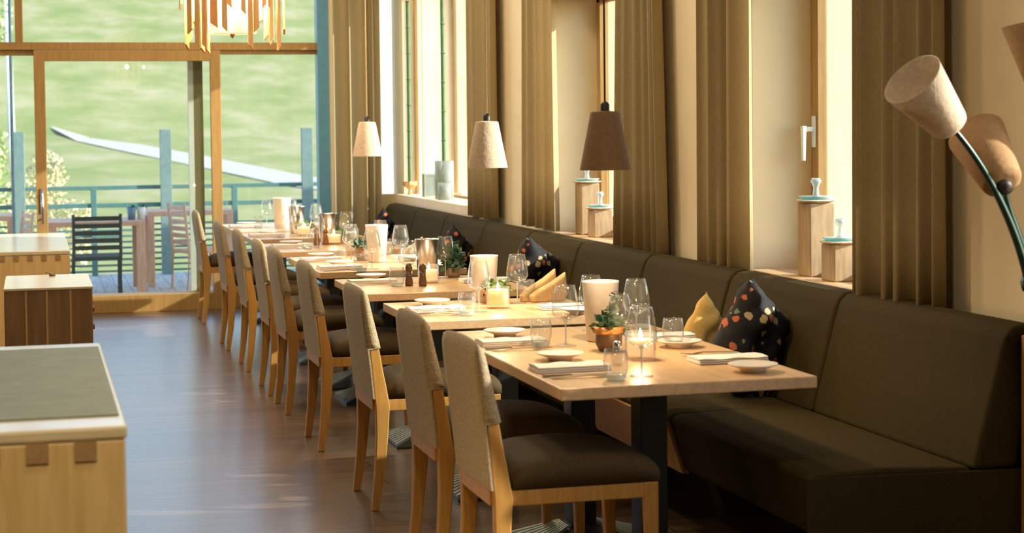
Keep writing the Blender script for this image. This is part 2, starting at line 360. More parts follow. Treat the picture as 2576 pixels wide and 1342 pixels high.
# right wall: pieces around three deep window niches, opening = (y0, y1, sill z)
OPEN = [(12.55, 15.2, 0.96), (9.15, 10.56, 0.88), (6.05, 7.42, 0.88)]
NT = 2.44
bm = bmesh.new(); edges = [(-2.6, 3.3), (4.50, 6.05), (7.42, 9.15), (10.56, 12.55), (15.2, YB+0.2)]
for a, b in edges: bx(bm, XW, XW+0.5, a, b, 0, CEIL)
for a, b, s in OPEN+[(3.3, 4.50, 0.88)]:  # last one is an unseen opening added to let sun reach the floor lamp
    bx(bm, XW, XW+0.5, a, b, 0, s-0.03); bx(bm, XW, XW+0.5, a, b, NT if a < 12 else 2.85, CEIL)
struct('wall_right', bm, 'plaster')
for i, (a, b, s) in enumerate(OPEN):
    x0 = XW-0.06 if i == 0 else XW-0.03
    struct('trim_%d' % (i+1), box(x0, XW+0.30, a-0.05 if i == 0 else a, b if i == 0 else b, s-0.08 if i == 0 else s-0.03, s), 'pine' if i == 0 else 'table_oak', 0.004)
# pine-clad reveal of the far window
bm = bmesh.new()
for k in range(3): bx(bm, XW+0.0+k*0.17, XW+0.165+k*0.17, 15.17, 15.2, 0.96, 2.85)
struct('trim_4', bm, 'pine', 0.003)

def wall_window(n, y0, y1, s, mull=(), NT=NT):
    w = bpy.data.objects.new('window_%d' % n, None); COL.objects.link(w); w['kind'] = 'structure'
    xf = XW+0.28
    bm = bmesh.new()
    for (a, b) in ((y0, y0+0.05), (y1-0.05, y1)): bx(bm, xf, xf+0.06, a, b, s, NT)
    bx(bm, xf, xf+0.06, y0, y1, NT-0.09, NT); bx(bm, xf, xf+0.06, y0, y1, s, s+0.04)
    new_obj('window_frame', bm, 'frame_wood', w, bevel=0.003)
    bm = bmesh.new(); a, b = y0+0.052, y1-0.052; xs = xf-0.015
    for (p, q) in ((a, a+0.055), (b-0.055, b)): bx(bm, xs, xs+0.045, p, q, s+0.042, NT-0.092)
    bx(bm, xs, xs+0.045, a, b, NT-0.16, NT-0.092); bx(bm, xs, xs+0.045, a, b, s+0.042, s+0.10)
    sash = new_obj('sash', bm, 'frame_wood', w, bevel=0.003)
    new_obj('pane', box(xs+0.025, xs+0.031, a+0.055, b-0.055, s+0.10, NT-0.16), 'pane', sash)
    return w, xs
w = bpy.data.objects.new('window_1', None); COL.objects.link(w); w['kind'] = 'structure'
bm = bmesh.new(); bx(bm, XW+0.24, XW+0.30, 12.55, 12.63, 0.96, 2.85); bx(bm, XW+0.24, XW+0.30, 12.63, 15.16, 2.79, 2.85); bx(bm, XW+0.24, XW+0.30, 12.63, 15.16, 0.96, 0.975)
new_obj('window_frame', bm, 'frame_wood', w, bevel=0.003)
new_obj('pane', box(XW+0.265, XW+0.271, 12.63, 15.16, 0.975, 2.79), 'pane', w)
wall_window(2, 9.15, 10.56, 0.88)
w3, xs3 = wall_window(3, 6.05, 7.42, 0.88)
# white lever handle on the sash of the nearest window
bm = bmesh.new()
bx(bm, xs3-0.012, xs3, 7.325, 7.355, 1.42, 1.56)
bx(bm, xs3-0.055, xs3-0.010, 7.33, 7.35, 1.49, 1.512)
loft(bm, [[(xs3-0.066, 7.328, 1.516), (xs3-0.046, 7.328, 1.516), (xs3-0.046, 7.354, 1.516), (xs3-0.066, 7.354, 1.516)],
          [(xs3-0.064, 7.330, 1.36), (xs3-0.050, 7.330, 1.36), (xs3-0.050, 7.348, 1.36), (xs3-0.064, 7.348, 1.36)]])
h = new_obj('window_handle', bm, 'white_metal', w3, bevel=0.003); h['label'] = 'white lever handle'

# glazed back wall ------------------------------------------------------
bm = bmesh.new()
bx(bm, -3.2, 2.45, YB, YB+0.10, 2.215, 2.28)          # transom
bx(bm, -3.2, 0.03, YB+0.03, YB+0.10, 2.17, 2.215)
bx(bm, 1.56, 2.45, YB+0.03, YB+0.10, 2.18, 2.215)
bx(bm, -0.118, -0.055, YB+0.005, YB+0.10, 2.28, CEIL)  # upper mullion
bx(bm, -3.2, 2.45, YB+0.01, YB+0.16, 0.0, 0.148)
bx(bm, -1.6, -1.53, YB, YB+0.1, 0.148, CEIL)
struct('trim_5', bm, 'frame_wood', 0.003)
bm = bmesh.new(); bx(bm, 2.40, 2.50, YB-0.02, YB+0.12, 0, CEIL)
struct('trim_6', bm, 'sky_alu', 0.003)
bm = bmesh.new(); bx(bm, 2.50, 2.90, YB, YB+0.2, 0, CEIL); bx(bm, 2.90, XW+0.02, YB, YB+0.2, 0, 0.95); bx(bm, 2.90, XW+0.02, YB, YB+0.2, 2.85, CEIL)
struct('wall_back', bm, 'plaster')
def pane_struct(n, x0, x1, z0, z1):
    w = bpy.data.objects.new('window_%d' % n, None); COL.objects.link(w); w['kind'] = 'structure'
    new_obj('pane', box(x0, x1, YB+0.06, YB+0.068, z0, z1), 'pane', w)
pane_struct(7, 2.90, 3.09, 0.95, 2.85); pane_struct(4, -3.0, 0.02, 0.148, 2.17); pane_struct(5, 1.57, 2.40, 0.148, 2.18); pane_struct(6, -3.0, 2.40, 2.28, CEIL)
d = bpy.data.objects.new('door_1', None); COL.objects.link(d); d['kind'] = 'structure'
bm = bmesh.new()
bx(bm, 0.025, 0.115, YB-0.06, YB, 0.02, 2.21); bx(bm, 1.475, 1.562, YB-0.06, YB, 0.0, 2.21)
bx(bm, 0.115, 1.475, YB-0.06, YB, 2.12, 2.21); bx(bm, 0.115, 1.475, YB-0.06, YB, 0.0, 0.145)
new_obj('door_frame', bm, 'frame_wood', d, bevel=0.003)
new_obj('pane', box(0.115, 1.475, YB-0.03, YB-0.024, 0.145, 2.12), 'pane', d)
bm = bmesh.new(); bx(bm, 1.300, 1.345, YB+0.10, YB+0.16, 0.15, 2.2)
new_obj('outer_stile', bm, 'greysash', d)
bm = bmesh.new(); bx(bm, 1.346, 1.425, YB+0.10, YB+0.17, 0.15, 2.2)
new_obj('outer_stile', bm, 'olive', d)
bm = bmesh.new(); tube(bm, [(0.073, YB-0.10, 0.77), (0.073, YB-0.10, 1.05)], 0.011)
tube(bm, [(0.073, YB-0.10, 0.81), (0.073, YB-0.055, 0.81)], 0.007); tube(bm, [(0.073, YB-0.10, 1.01), (0.073, YB-0.055, 1.01)], 0.007)
new_obj('door_handle', bm, 'chrome', d, smooth=True)
bm = box(0.056, 0.066, YB-0.066, YB-0.06, 0.85, 1.06); new_obj('lock_plate', bm, 'chrome', d)

# ------------------------------------------------------------------ outside
struct('terrace_floor', box(-6, 5.5, YB+0.16, 21.2, -0.25, -0.12), 'deck')
def zter(x, y):
    z = -1.5+0.075*(y-22)
    if y > 60: z += 0.10*(y-60) + 0.0006*(y-60)**2
    if y > 120: z -= 0.0011*(y-120)**2
    return z + 0.05*math.sin(x*0.3+y*0.13) - 0.01*x*0.2
def grid(name, xs, ys, zf, m, kind='structure'):
    bm = bmesh.new(); g = [[bm.verts.new((x, y, zf(x, y))) for x in xs] for y in ys]
    for a, b in zip(g, g[1:]):
        for i in range(len(xs)-1): bm.faces.new((a[i], a[i+1], b[i+1], b[i]))
    o = new_obj(name, bm, m, smooth=True); o['kind'] = kind
    return o
grid('meadow_hill', [-60+i*4 for i in range(51)], [21.4+i*3 for i in range(35)], zter, 'meadow')
# gravel path over the meadow
bm = bmesh.new(); pl = [(0.65, 61.8), (1.6, 58.8), (2.8, 55.8), (4.0, 52.4), (5.0, 49.4), (6.4, 45.0), (9, 40.0), (14, 35)]
L_, R_ = [], []
for i, (x, y) in enumerate(pl):
    w = (0.10, 0.6, 1.0, 1.1, 1.1, 1.1, 1.1, 1.1)[i]
    for lst, s in ((L_, 0.95), (R_, -1.0)):
        yy = y+s*w; lst.append(bm.verts.new((x+s*0.4*w, yy, zter(x+s*0.4*w, yy)+0.012)))
for i in range(len(pl)-1): bm.faces.new((L_[i], L_[i+1], R_[i+1], R_[i]))
o = new_obj('gravel_path', bm, 'path'); o['kind'] = 'structure'

# fence: rails and slats are one thing with posts as parts
fence = thing('terrace_fence', 'teal grey slatted railing along the outer edge of the terrace', 'fence', (0, 21, -0.12))
def f_part(name, *a, m='fence'):
    o = new_obj(name, box(*a), m, fence, bevel=0.004); return o
for z0, z1 in ((0.985, 1.03), (0.78, 0.83)): f_part('rail', -6, 5.5, -0.03, 0.03, z0, z1)
for k in range(9): f_part('slat', -6, 5.5, -0.009, 0.009, 0.035+k*0.067, 0.059+k*0.067)
for x in (-2.6, 0.668, 2.27, 4.4): f_part('post', x-0.032, x+0.032, -0.045, 0.03, 0.0, 1.0)
for x, hgt in ((-0.152, 1.66), (1.482, 1.67), (3.115, 1.67), (-4.2, 1.66)): f_part('tall_post', x-0.065, x+0.065, -0.12, -0.046, 0.0, hgt, m='fencepost')

def terrace_table(label, x0, x1, y0, y1, zt, th=0.05, leg=0.09):
    zb = -0.12; t = thing('terrace_table', label, 'table', ((x0+x1)/2, (y0+y1)/2, zb))
    hx, hy, H = (x1-x0)/2, (y1-y0)/2, zt-zb
    new_obj('tabletop', box(-hx, hx, -hy, hy, H-th, H), 'redwood', t, bevel=0.004)
    for sx in (-1, 1):
        for sy in (-1, 1):
            a, b = sorted((sx*hx, sx*(hx-leg))); c, e = sorted((sy*hy, sy*(hy-leg)))
            new_obj('leg', box(a, b, c, e, 0, H-th), 'redwood', t, bevel=0.004)
    return t
terrace_table('reddish wooden terrace table behind the black slatted chair', 0.13, 1.10, 18.55, 19.45, 0.62)
terrace_table('reddish wooden terrace table right of the two small pots', 1.16, 2.06, 19.2, 19.95, 0.68, leg=0.07)
terrace_table('reddish wooden terrace table at the left edge of the glass door', -1.2, -0.19, 18.7, 19.5, 0.69, leg=0.07)

def slat_chair(label, loc, rz, m, n=5, w=0.48, seat_h=0.42, hb=0.84):
    t = thing('terrace_chair', label, 'chair', loc, rz)      # back at -y, facing +y
    for s in (-1, 1):
        bm = bmesh.new(); x = s*(w/2-0.015)
        tube(bm, [(x, -0.02, 0), (x, 0.0, seat_h), (x, -0.05, hb)], 0.016, 8); new_obj('leg', bm, m, t)
        bm = bmesh.new(); tube(bm, [(x, 0.44, 0), (x, 0.42, seat_h)], 0.016, 8); new_obj('leg', bm, m, t)
    new_obj('seat', box(-w/2, w/2, -0.01, 0.45, seat_h-0.035, seat_h), m, t, bevel=0.006)
    for k in range(n):
        z = hb-0.02-k*0.072; new_obj('back_slat', box(-w/2+0.01, w/2-0.01, -0.055+k*0.006, -0.035+k*0.006, z-0.045, z), m, t, bevel=0.004)
    return t
slat_chair('black slatted terrace chair with its back to the glass door', (0.60, 18.02, -0.12), 0.0, 'black_slat')
slat_chair('reddish wooden slatted chair standing sideways at the right terrace table', (1.47, 18.75, -0.12), math.radians(-70), 'redwood', n=6, w=0.42, hb=0.90)
slat_chair('brown slatted chair leaning at the left terrace table', (-0.10, 18.45, -0.12), math.radians(105), 'redwood', n=4, w=0.40, hb=0.86)
for x, m, lab in ((0.975, 'bluecup', 'slate blue round pot on the left terrace table'), (1.075, 'whitecup', 'small white pot beside the slate blue pot on the terrace table')):
    t = thing('plant_pot', lab, 'pot', (x, 18.8 + (0.02 if m == 'whitecup' else 0), 0.62))
    new_obj('pot', lathe(bmesh.new(), [(0.0, 0), (0.036, 0), (0.047, 0.13), (0.041, 0.13), (0.034, 0.02), (0, 0.02)], 20), m, t, smooth=True)
    rr = random.Random(3)
    new_obj('sprigs', leaf_quads(bmesh.new(), [(rr.uniform(-.03, .03), rr.uniform(-.03, .03), 0.11+rr.uniform(0, .02)) for _ in range(30)], 0.04, rr), 'leaf', t)
# trees and bush beyond the fence
def tree(label, name, loc, trunk, blobs, lm, n, size, cat='tree'):
    t = thing(name, label, cat, loc)
    if trunk:
        for pts, r, m in trunk: new_obj('trunk', tube(bmesh.new(), pts, r, 10), m, t, smooth=True)
    rr = random.Random(len(label)); cs = []
    for _ in range(n):
        b = rr.choice(blobs); u = Vector((rr.gauss(0, 1), rr.gauss(0, 1), rr.gauss(0, 1))).normalized()*rr.random()**0.4
        cs.append((b[0]+u.x*b[3], b[1]+u.y*b[3], b[2]+u.z*b[4]))
    new_obj('foliage', leaf_quads(bmesh.new(), cs, size, rr), lm, t)
    return t
tree('pale birch with white trunk and thin leaves left of the sliding door', 'birch_tree', (-0.30, 27, -1.1),
     [([(0, 0, 0), (0.02, 0, 2.6), (-0.03, 0, 5.2), (-0.1, 0, 6.5)], [0.07, 0.05, 0.045, 0.03], 'birch')],
     [(-0.35, 0, 1.5, 0.4, 0.9), (-0.3, 0.2, 2.3, 0.25, 0.5), (-0.25, 0, 4.4, 0.3, 0.8), (-0.9, 0, 3, 0.5, 1.6)], 'tree_leaf', 1800, 0.09)
tree('dry yellowish shrub behind the fence left of the gravel path', 'shrub', (0.10, 27.5, -1.1), None,
     [(0.1, 0, 0.9, 0.4, 0.8), (0.45, 0, 1.1, 0.4, 0.55), (0.1, 0.2, 1.9, 0.3, 0.5), (-0.3, 0, 1.2, 0.4, 0.9)], 'bush_leaf', 4500, 0.06, 'shrub')
tag(new_obj('trunk_shade', tube(bmesh.new(), [(-0.165, 16.1, -0.12), (-0.165, 16.1, 3.4)], 0.014), 'trunk_shade_blue', smooth=True), 'thin blue grey strip standing in for the shaded side of the birch trunk', 'pole')  # added strip that draws the trunk's shaded side
# timber-clad wing of the building continuing outside the far window
bm = bmesh.new(); x = XW+0.505
while x < 4.3:
    bx(bm, x, x+0.165, 15.17, 15.22, -0.3, 3.6); x += 0.17
struct('wall_outside', bm, 'pine')
bm = bmesh.new()
for x in (3.215, 3.56): bx(bm, x-0.012, x+0.012, 15.14, 15.17, 0.965, 2.85)
struct('trim_8', bm, 'frame_wood')
struct('trim_7', box(2.98, 3.25, 15.9, 16.1, -0.12, 3.6), 'glare_white')  # white block added outside so the corner strip reads bright

# white block added outside so the nearer windows read as glare
bm = bmesh.new(); q = Matrix.Rotation(math.radians(20), 4, 'Z'); bx(bm, 0, 5.5, 0, 1.2, -0.6, 3.7)
bmesh.ops.transform(bm, matrix=Matrix.Translation((4.80, 15.95, 0)) @ q, verts=bm.verts[:])
tag(new_obj('glare_block', bm, 'glare_white'), 'added white block read as glare through the nearer window niches', 'building')

# ------------------------------------------------------------------ curtains
def curtain(label, p0, p1, z0, z1, folds, amp, flare=0.0, seed=1, group=None):
    rr = random.Random(seed); n = folds*18; p0 = Vector(p0); p1 = Vector(p1); d = (p1-p0); nrm = Vector((-d.y, d.x)).normalized(); L = d.length
    wd_ = [rr.uniform(0.6, 1.5) for _ in range(folds)]; tot = sum(wd_); cum = [0]
    for w in wd_: cum.append(cum[-1]+w/tot)
    am = [rr.uniform(0.6, 1.25) for _ in range(folds)]
    bm = bmesh.new(); rows = []
    for r in range(9):
        v = r/8; z = z1+(z0-z1)*v; row = []
        for i in range(n+1):
            t = i/n; k = max(q for q in range(folds) if cum[q] <= t+1e-9); u = (t-cum[k])/(cum[k+1]-cum[k])
            a = amp*am[k]*(0.8+0.3*v)
            ss = (t-0.5)*(1+flare*(v-0.5))+0.5
            side = -math.sin(2*PI*u)*0.10*L/folds
            q = p0+d*ss+nrm*(a*(abs(math.sin(PI*u))**0.8*2-1)*(1 if 0 < t < 1 else 0.6)) + d.normalized()*side*(1+0.4*math.sin(v*3+k))
            row.append(bm.verts.new((q.x, q.y, z)))
        rows.append(row)
    for a, b in zip(rows, rows[1:]):
        for i in range(n): bm.faces.new((a[i], a[i+1], b[i+1], b[i]))
    o = new_obj('curtain', bm, 'curtain', smooth=True)
    s = o.modifiers.new('solid', 'SOLIDIFY'); s.thickness = 0.004
    return tag(o, label, 'curtain', group)
CT = 3.6
curtain('brown floor-length curtain gathered in the far corner beside the glass front', (2.50, 15.20), (2.90, 15.16), 0.02, CT, 4, 0.045, 0.0, 2)
curtain('taupe curtain hanging right of the pine-clad far window', (3.01, 12.40), (3.01, 11.68), 0.90, CT, 4, 0.035, 0.0, 4)
curtain('taupe curtain with a narrow top hanging left of the middle window niche', (3.01, 10.88), (3.01, 10.22), 0.905, CT, 4, 0.035, 0.2, 5)
curtain('dark taupe flared curtain hanging behind the brown pendant lamp', (3.01, 8.99), (3.01, 8.43), 0.885, CT, 5, 0.040, 0.45, 6)
curtain('taupe curtain hanging between the middle and the nearest window', (3.01, 7.84), (3.01, 7.20), 0.885, CT, 4, 0.04, 0.0, 9)
curtain('widest taupe curtain hanging behind the arching lamp', (3.00, 6.17), (3.00, 5.54), 0.875, CT, 5, 0.045, 0.0, 8)

# ------------------------------------------------------------------ banquette
bq = thing('banquette', 'long dark brown upholstered wall bench with panelled backrest', 'bench', (2.6, 4.95, 0))
SE = [4.95, 6.16, 7.24, 8.35, 9.47, 10.53, 11.62, 12.80, 13.85, 14.70, 15.06]
def prism_y(prof, y0, y1, n=1):
    bm = bmesh.new(); loft(bm, [[(x-2.6, y0+(y1-y0)*i/n-4.95, z) for x, z in prof] for i in range(n+1)]); return bm
back_prof = [(2.80, 0.44), (2.955, 0.44), (3.035, 0.86), (3.03, 0.885), (2.99, 0.893), (2.945, 0.885), (2.915, 0.86), (2.89, 0.78)]
seat_prof = [(2.24, 0.452), (2.27, 0.465), (2.50, 0.47), (2.79, 0.455), (2.79, 0.25), (2.305, 0.25)]
for i, (a, b) in enumerate(zip(SE, SE[1:])):
    new_obj('back_cushion', prism_y(back_prof, a+0.006, b-0.006), 'bench', bq, bevel=0.018, seg=3, smooth=False)
    sp = seat_prof
    new_obj('seat_cushion', prism_y(sp, a+0.003, b-0.003), 'bench', bq, bevel=0.012, seg=2)
    if i == 1:
        o = new_obj('front_panel', prism_y([(2.232, 0.43), (2.25, 0.43), (2.325, 0.235), (2.297, 0.235)], a+0.02, b-0.02), 'oak', bq, bevel=0.003); o['label'] = 'pale oak front panel'
for y in SE[:-1]:
    new_obj('base', prism_y([(2.58, 0.0), (2.78, 0.0), (2.78, 0.25), (2.50, 0.25)], y+0.3, y+0.42), 'bench', bq, bevel=0.003)
o = new_obj('end_panel', prism_y([(2.955, 0.0), (3.08, 0.0), (3.08, 0.86), (2.955, 0.86)], 4.89, 4.94), 'oak', bq, bevel=0.004); o['label'] = 'light oak end post'
o = new_obj('dark_void_sheet', prism_y([(2.245, 0.0), (3.04, 0.0), (3.04, 0.44), (2.235, 0.452)], 4.94, 4.952), 'bench', bq)  # dark sheet added in place of the shadowed void under the seat
new_obj('back_board', prism_y([(3.0, 0.0), (3.06, 0.0), (3.09, 0.872), (3.03, 0.872)], 4.95, 15.06), 'bench', bq)

# ------------------------------------------------------------------ tables
TABLES = [  # y0, y1, columns, label
    (5.03, 6.60, (5.42, 6.18), 'light oak dining table nearest the camera, longest of the row'),
    (6.98, 7.80, (7.24,), 'light oak dining table with amber square candle, second from the camera'),
    (8.25, 9.12, (8.50,), 'light oak dining table with two dark mills and shiny cooler, third from the camera'),
    (9.60, 10.83, (9.92, 10.52), 'light oak dining table with tall white cooler, fourth from the camera'),
    (11.32, 12.20, (11.70,), 'dining table carrying the two amber mills, fifth from the camera'),
    (12.70, 13.52, (13.05,), 'dining table sixth from the camera, before the one at the glass front'),
    (13.75, 14.92, (14.30,), 'dining table at the glass front, farthest indoors'),
]
def ribbed_foot(cy):
    # low four-sided pyramid with a stepped skirt
    bm = bmesh.new(); hx, hy = 0.255, 0.20
    loft(bm, [[(-a, cy-b, z), (a, cy-b, z), (a, cy+b, z), (-a, cy+b, z)] for a, b, z in ((hx, hy, 0), (hx, hy, 0.010), (0.06, 0.06, 0.075), (0.05, 0.05, 0.085))])
    # raised ribs on the two long slopes
    for sg in (-1, 1):
        for k in range(8):
            f = -1+2*(k+0.5)/8; w = 0.0115
            p0 = Vector((sg*hx*0.995, cy+f*(hy-0.012), 0.009)); p1 = Vector((sg*0.065, cy+f*(hy-0.012)*0.32, 0.075))
            secs = []
            for p, q in ((p0, 1.0), (p1, 0.35)): secs.append([p+Vector((0, -w*q, 0)), p+Vector((0, w*q, 0)), p+Vector((0, w*q, 0.013)), p+Vector((0, -w*q, 0.013))])
            loft(bm, secs)
    return bm
TOBJ = []
for y0, y1, cols, lab in TABLES:
    cy = (y0+y1)/2; t = thing('dining_table', lab, 'table', (1.90, cy, 0), 0, 'dining tables along the wall bench')
    new_obj('tabletop', box(-0.41, 0.41, y0-cy, y1-cy, 0.713, 0.75), 'table_oak', t, bevel=0.004)
    for c in cols:
        new_obj('column', box(-0.045, 0.045, c-cy-0.05, c-cy+0.05, 0.07, 0.70), 'steel', t, bevel=0.003)
        fo = new_obj('foot_plate', ribbed_foot(c-cy), 'ribbed', t); fo.data.materials.append(MT['rib_light'])
        for p in fo.data.polygons: p.material_index = 1 if p.index >= 14 else 0
        new_obj('top_plate', box(-0.22, 0.22, c-cy-0.06, c-cy+0.06, 0.70, 0.713), 'steel', t)

# ------------------------------------------------------------------ dining chairs (local +x faces the table)
def make_chair(label):
    t = thing('dining_chair', label, 'chair', (0, 0, 0), 0, 'dining chairs along the aisle')
    W = 0.225
    for s in (-1, 1):
        pts = [(0.005, 0.0, 0.030, 0.030), (0.020, 0.15, 0.040, 0.032), (0.028, 0.30, 0.048, 0.034), (0.026, 0.42, 0.058, 0.036), (0.020, 0.50, 0.050, 0.034), (0.014, 0.56, 0.044, 0.033), (0.004, 0.67, 0.036, 0.032), (-0.009, 0.80, 0.012, 0.030)]
        secs = []
        for x, z, dx, dy in pts:
            y1 = s*W; y0 = s*(W-dy); a, b = min(y0, y1), max(y0, y1)
            secs.append([(x, a, z), (x+dx, a, z), (x+dx, b, z), (x, b, z)])
        new_obj('leg', loft(bmesh.new(), secs), 'oak', t, bevel=0.004)
        y0, y1 = sorted((s*W, s*(W-0.036)))
        new_obj('leg', loft(bmesh.new(), [[(0.512, y0+0.004, 0), (0.540, y0+0.004, 0), (0.540, y1-0.004, 0), (0.512, y1-0.004, 0)],
                                          [(0.495, y0, 0.445), (0.540, y0, 0.445), (0.540, y1, 0.445), (0.495, y1, 0.445)]]), 'oak', t, bevel=0.003)
    bm = bmesh.new()
    for s in (-1, 1):
        y0, y1 = sorted((s*(W-0.003), s*(W-0.030))); bx(bm, 0.07, 0.50, y0, y1, 0.398, 0.445)
    bx(bm, 0.512, 0.537, -W+0.03, W-0.03, 0.398, 0.445)
    bx(bm, 0.018, 0.045, -W+0.03, W-0.03, 0.398, 0.447)
    new_obj('seat_frame', bm, 'oak', t, bevel=0.003)
    # seat: rounded cushion
    bm = bmesh.new(); secs = []
    N = 14
    for i in range(N+1):
        u = i/N; x = 0.085+(0.545-0.085)*u; e = max(0.0, abs(2*u-1)**6)
        top = 0.525+0.016*math.sin(PI*min(1, u*1.05)) - 0.028*e; row = []
        M = 12
        for k in range(M+1):
            v = k/M; y = -W+2*W*v; ey = abs(2*v-1)**6
            row.append((x, y*(1-0.01*e), top - 0.018*ey+0.006*math.sin(PI*v)))
        row += [(x, W*0.995, 0.447), (x, -W*0.995, 0.447)]
        secs.append(row)
    loft(bm, secs); new_obj('seat', bm, 'seat_fabric', t, smooth=True)
    # backrest: upholstered shell, lean and crowned; outer panel reaches the rear rail
    def lerp(tab, z):
        for (a, u), (b, v) in zip(tab, tab[1:]):
            if z <= b: return u+(v-u)*max(0, (z-a))/(b-a)
        return tab[-1][1]
    OUT = [(0.449, 0.020), (0.56, 0.010), (0.675, -0.003), (0.79, -0.017), (0.88, -0.024)]
    THK = [(0.64, 0.054), (0.675, 0.050), (0.786, 0.037), (0.84, 0.030), (0.862, 0.024), (0.872, 0.014), (0.878, 0.004)]
    secs = []
    for z in (0.449, 0.50, 0.56, 0.61, 0.6445):
        o = lerp(OUT, z)-0.004; M = 12; ww = W+0.004
        secs.append([(o-0.003*math.sin(PI*k/M), -ww+2*ww*k/M, z) for k in range(M+1)]+[(o+0.007, -ww+2*ww*k/M, z) for k in range(M, -1, -1)])
    for z in (0.652, 0.67, 0.70, 0.74, 0.78, 0.82, 0.845, 0.862, 0.872, 0.878):
        th = lerp(THK, z); o = lerp(OUT, z)-0.004; row = []
        if z > 0.84: o += (lerp(THK, 0.84)-th)*0.45
        rnd = max(0.0, (z-0.84)/0.038); ww = W+0.005-0.016*rnd**2; M = 12
        for k in range(M+1):
            v = k/M; y = -ww+2*ww*v; zz = z+0.012*rnd*math.sin(PI*v)**0.5 if 0 < k < M else z; row.append((o-0.003*math.sin(PI*v), y, zz))
        for k in range(M, -1, -1):
            v = k/M; y = -ww+2*ww*v; zz = z+0.012*rnd*math.sin(PI*v)**0.5 if 0 < k < M else z; row.append((o+th+0.006*math.sin(PI*v), y, zz))
        secs.append(row)
    bm = bmesh.new(); loft(bm, secs); back = new_obj('backrest', bm, 'tweed', t)
    for p in back.data.polygons: p.use_smooth = p.center.z > 0.66
    return t
CH = [(5.31, 'upholstered oak chair nearest the camera, fully in front of the long table'),
      (6.06, 'second upholstered oak chair from the camera, at the far half of the long table'),
      (7.20, 'oak chair at the table with the amber square candle'),
      (8.58, 'oak chair with brown seat at the table with the dark mills'),
      (9.72, 'fifth oak chair from the camera with sunlit tweed back edge'),
      (10.44, 'sixth oak chair from the camera, just beyond the sunlit tweed back'),
      (11.52, 'seventh oak chair from the camera with shaded dark back edge'),
      (12.68, 'eighth oak chair from the camera, last but one before the glass front'),
      (14.50, 'oak chair farthest from the camera, against the glass front')]
c0 = None
for y, lab in CH:
    if c0 is None: c0 = make_chair(lab); c0.location = (1.272, y, 0)
    else: dup(c0, (1.272 - (0.005 if y > 12 else 0), y, 0), 0, lab)

# ------------------------------------------------------------------ tableware prototypes
TZ = 0.751
WG = 'wine glasses on the dining tables'
def proto_wine():
    t = thing('wine_glass', 'x', 'glass')
    new_obj('bowl', lathe(bmesh.new(), [(0.003, 0.090), (0.020, 0.093), (0.040, 0.104), (0.049, 0.122), (0.047, 0.150), (0.041, 0.185), (0.034, 0.215), (0.0335, 0.215), (0.040, 0.185), (0.046, 0.150), (0.0478, 0.122), (0.039, 0.1055), (0.02, 0.0945), (0.003, 0.092)], 32), 'glass', t, smooth=True)
    new_obj('stem', lathe(bmesh.new(), [(0.006, 0.006), (0.0035, 0.015), (0.003, 0.05), (0.0035, 0.08), (0.010, 0.094)], 14), 'glass_base', t, smooth=True)
    new_obj('foot', lathe(bmesh.new(), [(0.0, 0.0), (0.037, 0.0), (0.037, 0.002), (0.012, 0.005), (0.005, 0.008)], 28), 'glass', t, smooth=True)
    return t
def proto_tumbler():
    t = thing('tumbler', 'x', 'glass')
    new_obj('glass_wall', lathe(bmesh.new(), [(0.031, 0.012), (0.0375, 0.035), (0.0385, 0.06), (0.034, 0.095), (0.0335, 0.095), (0.0375, 0.06), (0.0365, 0.035), (0.030, 0.014)], 30), 'tumbler', t, smooth=True)
    new_obj('glass_base', lathe(bmesh.new(), [(0.0, 0.0), (0.026, 0.0), (0.031, 0.010), (0.031, 0.018), (0.0, 0.016)], 26), 'glass_base', t, smooth=True)
    return t
def proto_saucer():
    o = new_obj('bread_plate', lathe(bmesh.new(), [(0.0, 0.006), (0.034, 0.006), (0.036, 0.0), (0.040, 0.0), (0.042, 0.008), (0.074, 0.020), (0.078, 0.022), (0.078, 0.025), (0.072, 0.024), (0.042, 0.013), (0.0, 0.011)], 36), 'ceramic', smooth=True)
    return tag(o, 'x', 'plate')
def proto_napkin():
    bm = bmesh.new(); rr = random.Random(5)
    for k, (w, l, z0, z1) in enumerate(((0.062, 0.120, 0.0, 0.007), (0.059, 0.118, 0.0072, 0.013), (0.056, 0.119, 0.0132, 0.018))):
        N = 12; secs = []
        for i in range(N+1):
            x = -l+2*l*i/N; wv = 0.0022*math.sin(i*1.1+k); secs.append([(x, -w, z0), (x, w, z0+0.001), (x, w+0.001, z1-0.001+wv*(k == 2)), (x, 0, z1+0.001+wv*(k == 2)), (x, -w-0.001, z1-0.001)])
        loft(bm, secs)
    o = new_obj('napkin', bm, 'linen', bevel=0.0015)
    return tag(o, 'x', 'napkin')
def proto_knife():
    bm = bmesh.new()
    loft(bm, [[(-0.11, -0.008, 0), (-0.11, 0.008, 0), (-0.11, 0.007, 0.007), (-0.11, -0.007, 0.007)], [(-0.02, -0.006, 0), (-0.02, 0.006, 0), (-0.02, 0.005, 0.007), (-0.02, -0.005, 0.007)],
              [(-0.01, -0.008, 0.001), (-0.01, 0.009, 0.001), (-0.01, 0.009, 0.0035), (-0.01, -0.008, 0.0035)], [(0.08, -0.008, 0.001), (0.08, 0.011, 0.001), (0.08, 0.011, 0.0025), (0.08, -0.008, 0.0025)], [(0.11, -0.006, 0.001), (0.11, -0.003, 0.001), (0.11, -0.003, 0.002), (0.11, -0.006, 0.002)]])
    return tag(new_obj('knife', bm, 'cutlery'), 'x', 'knife')
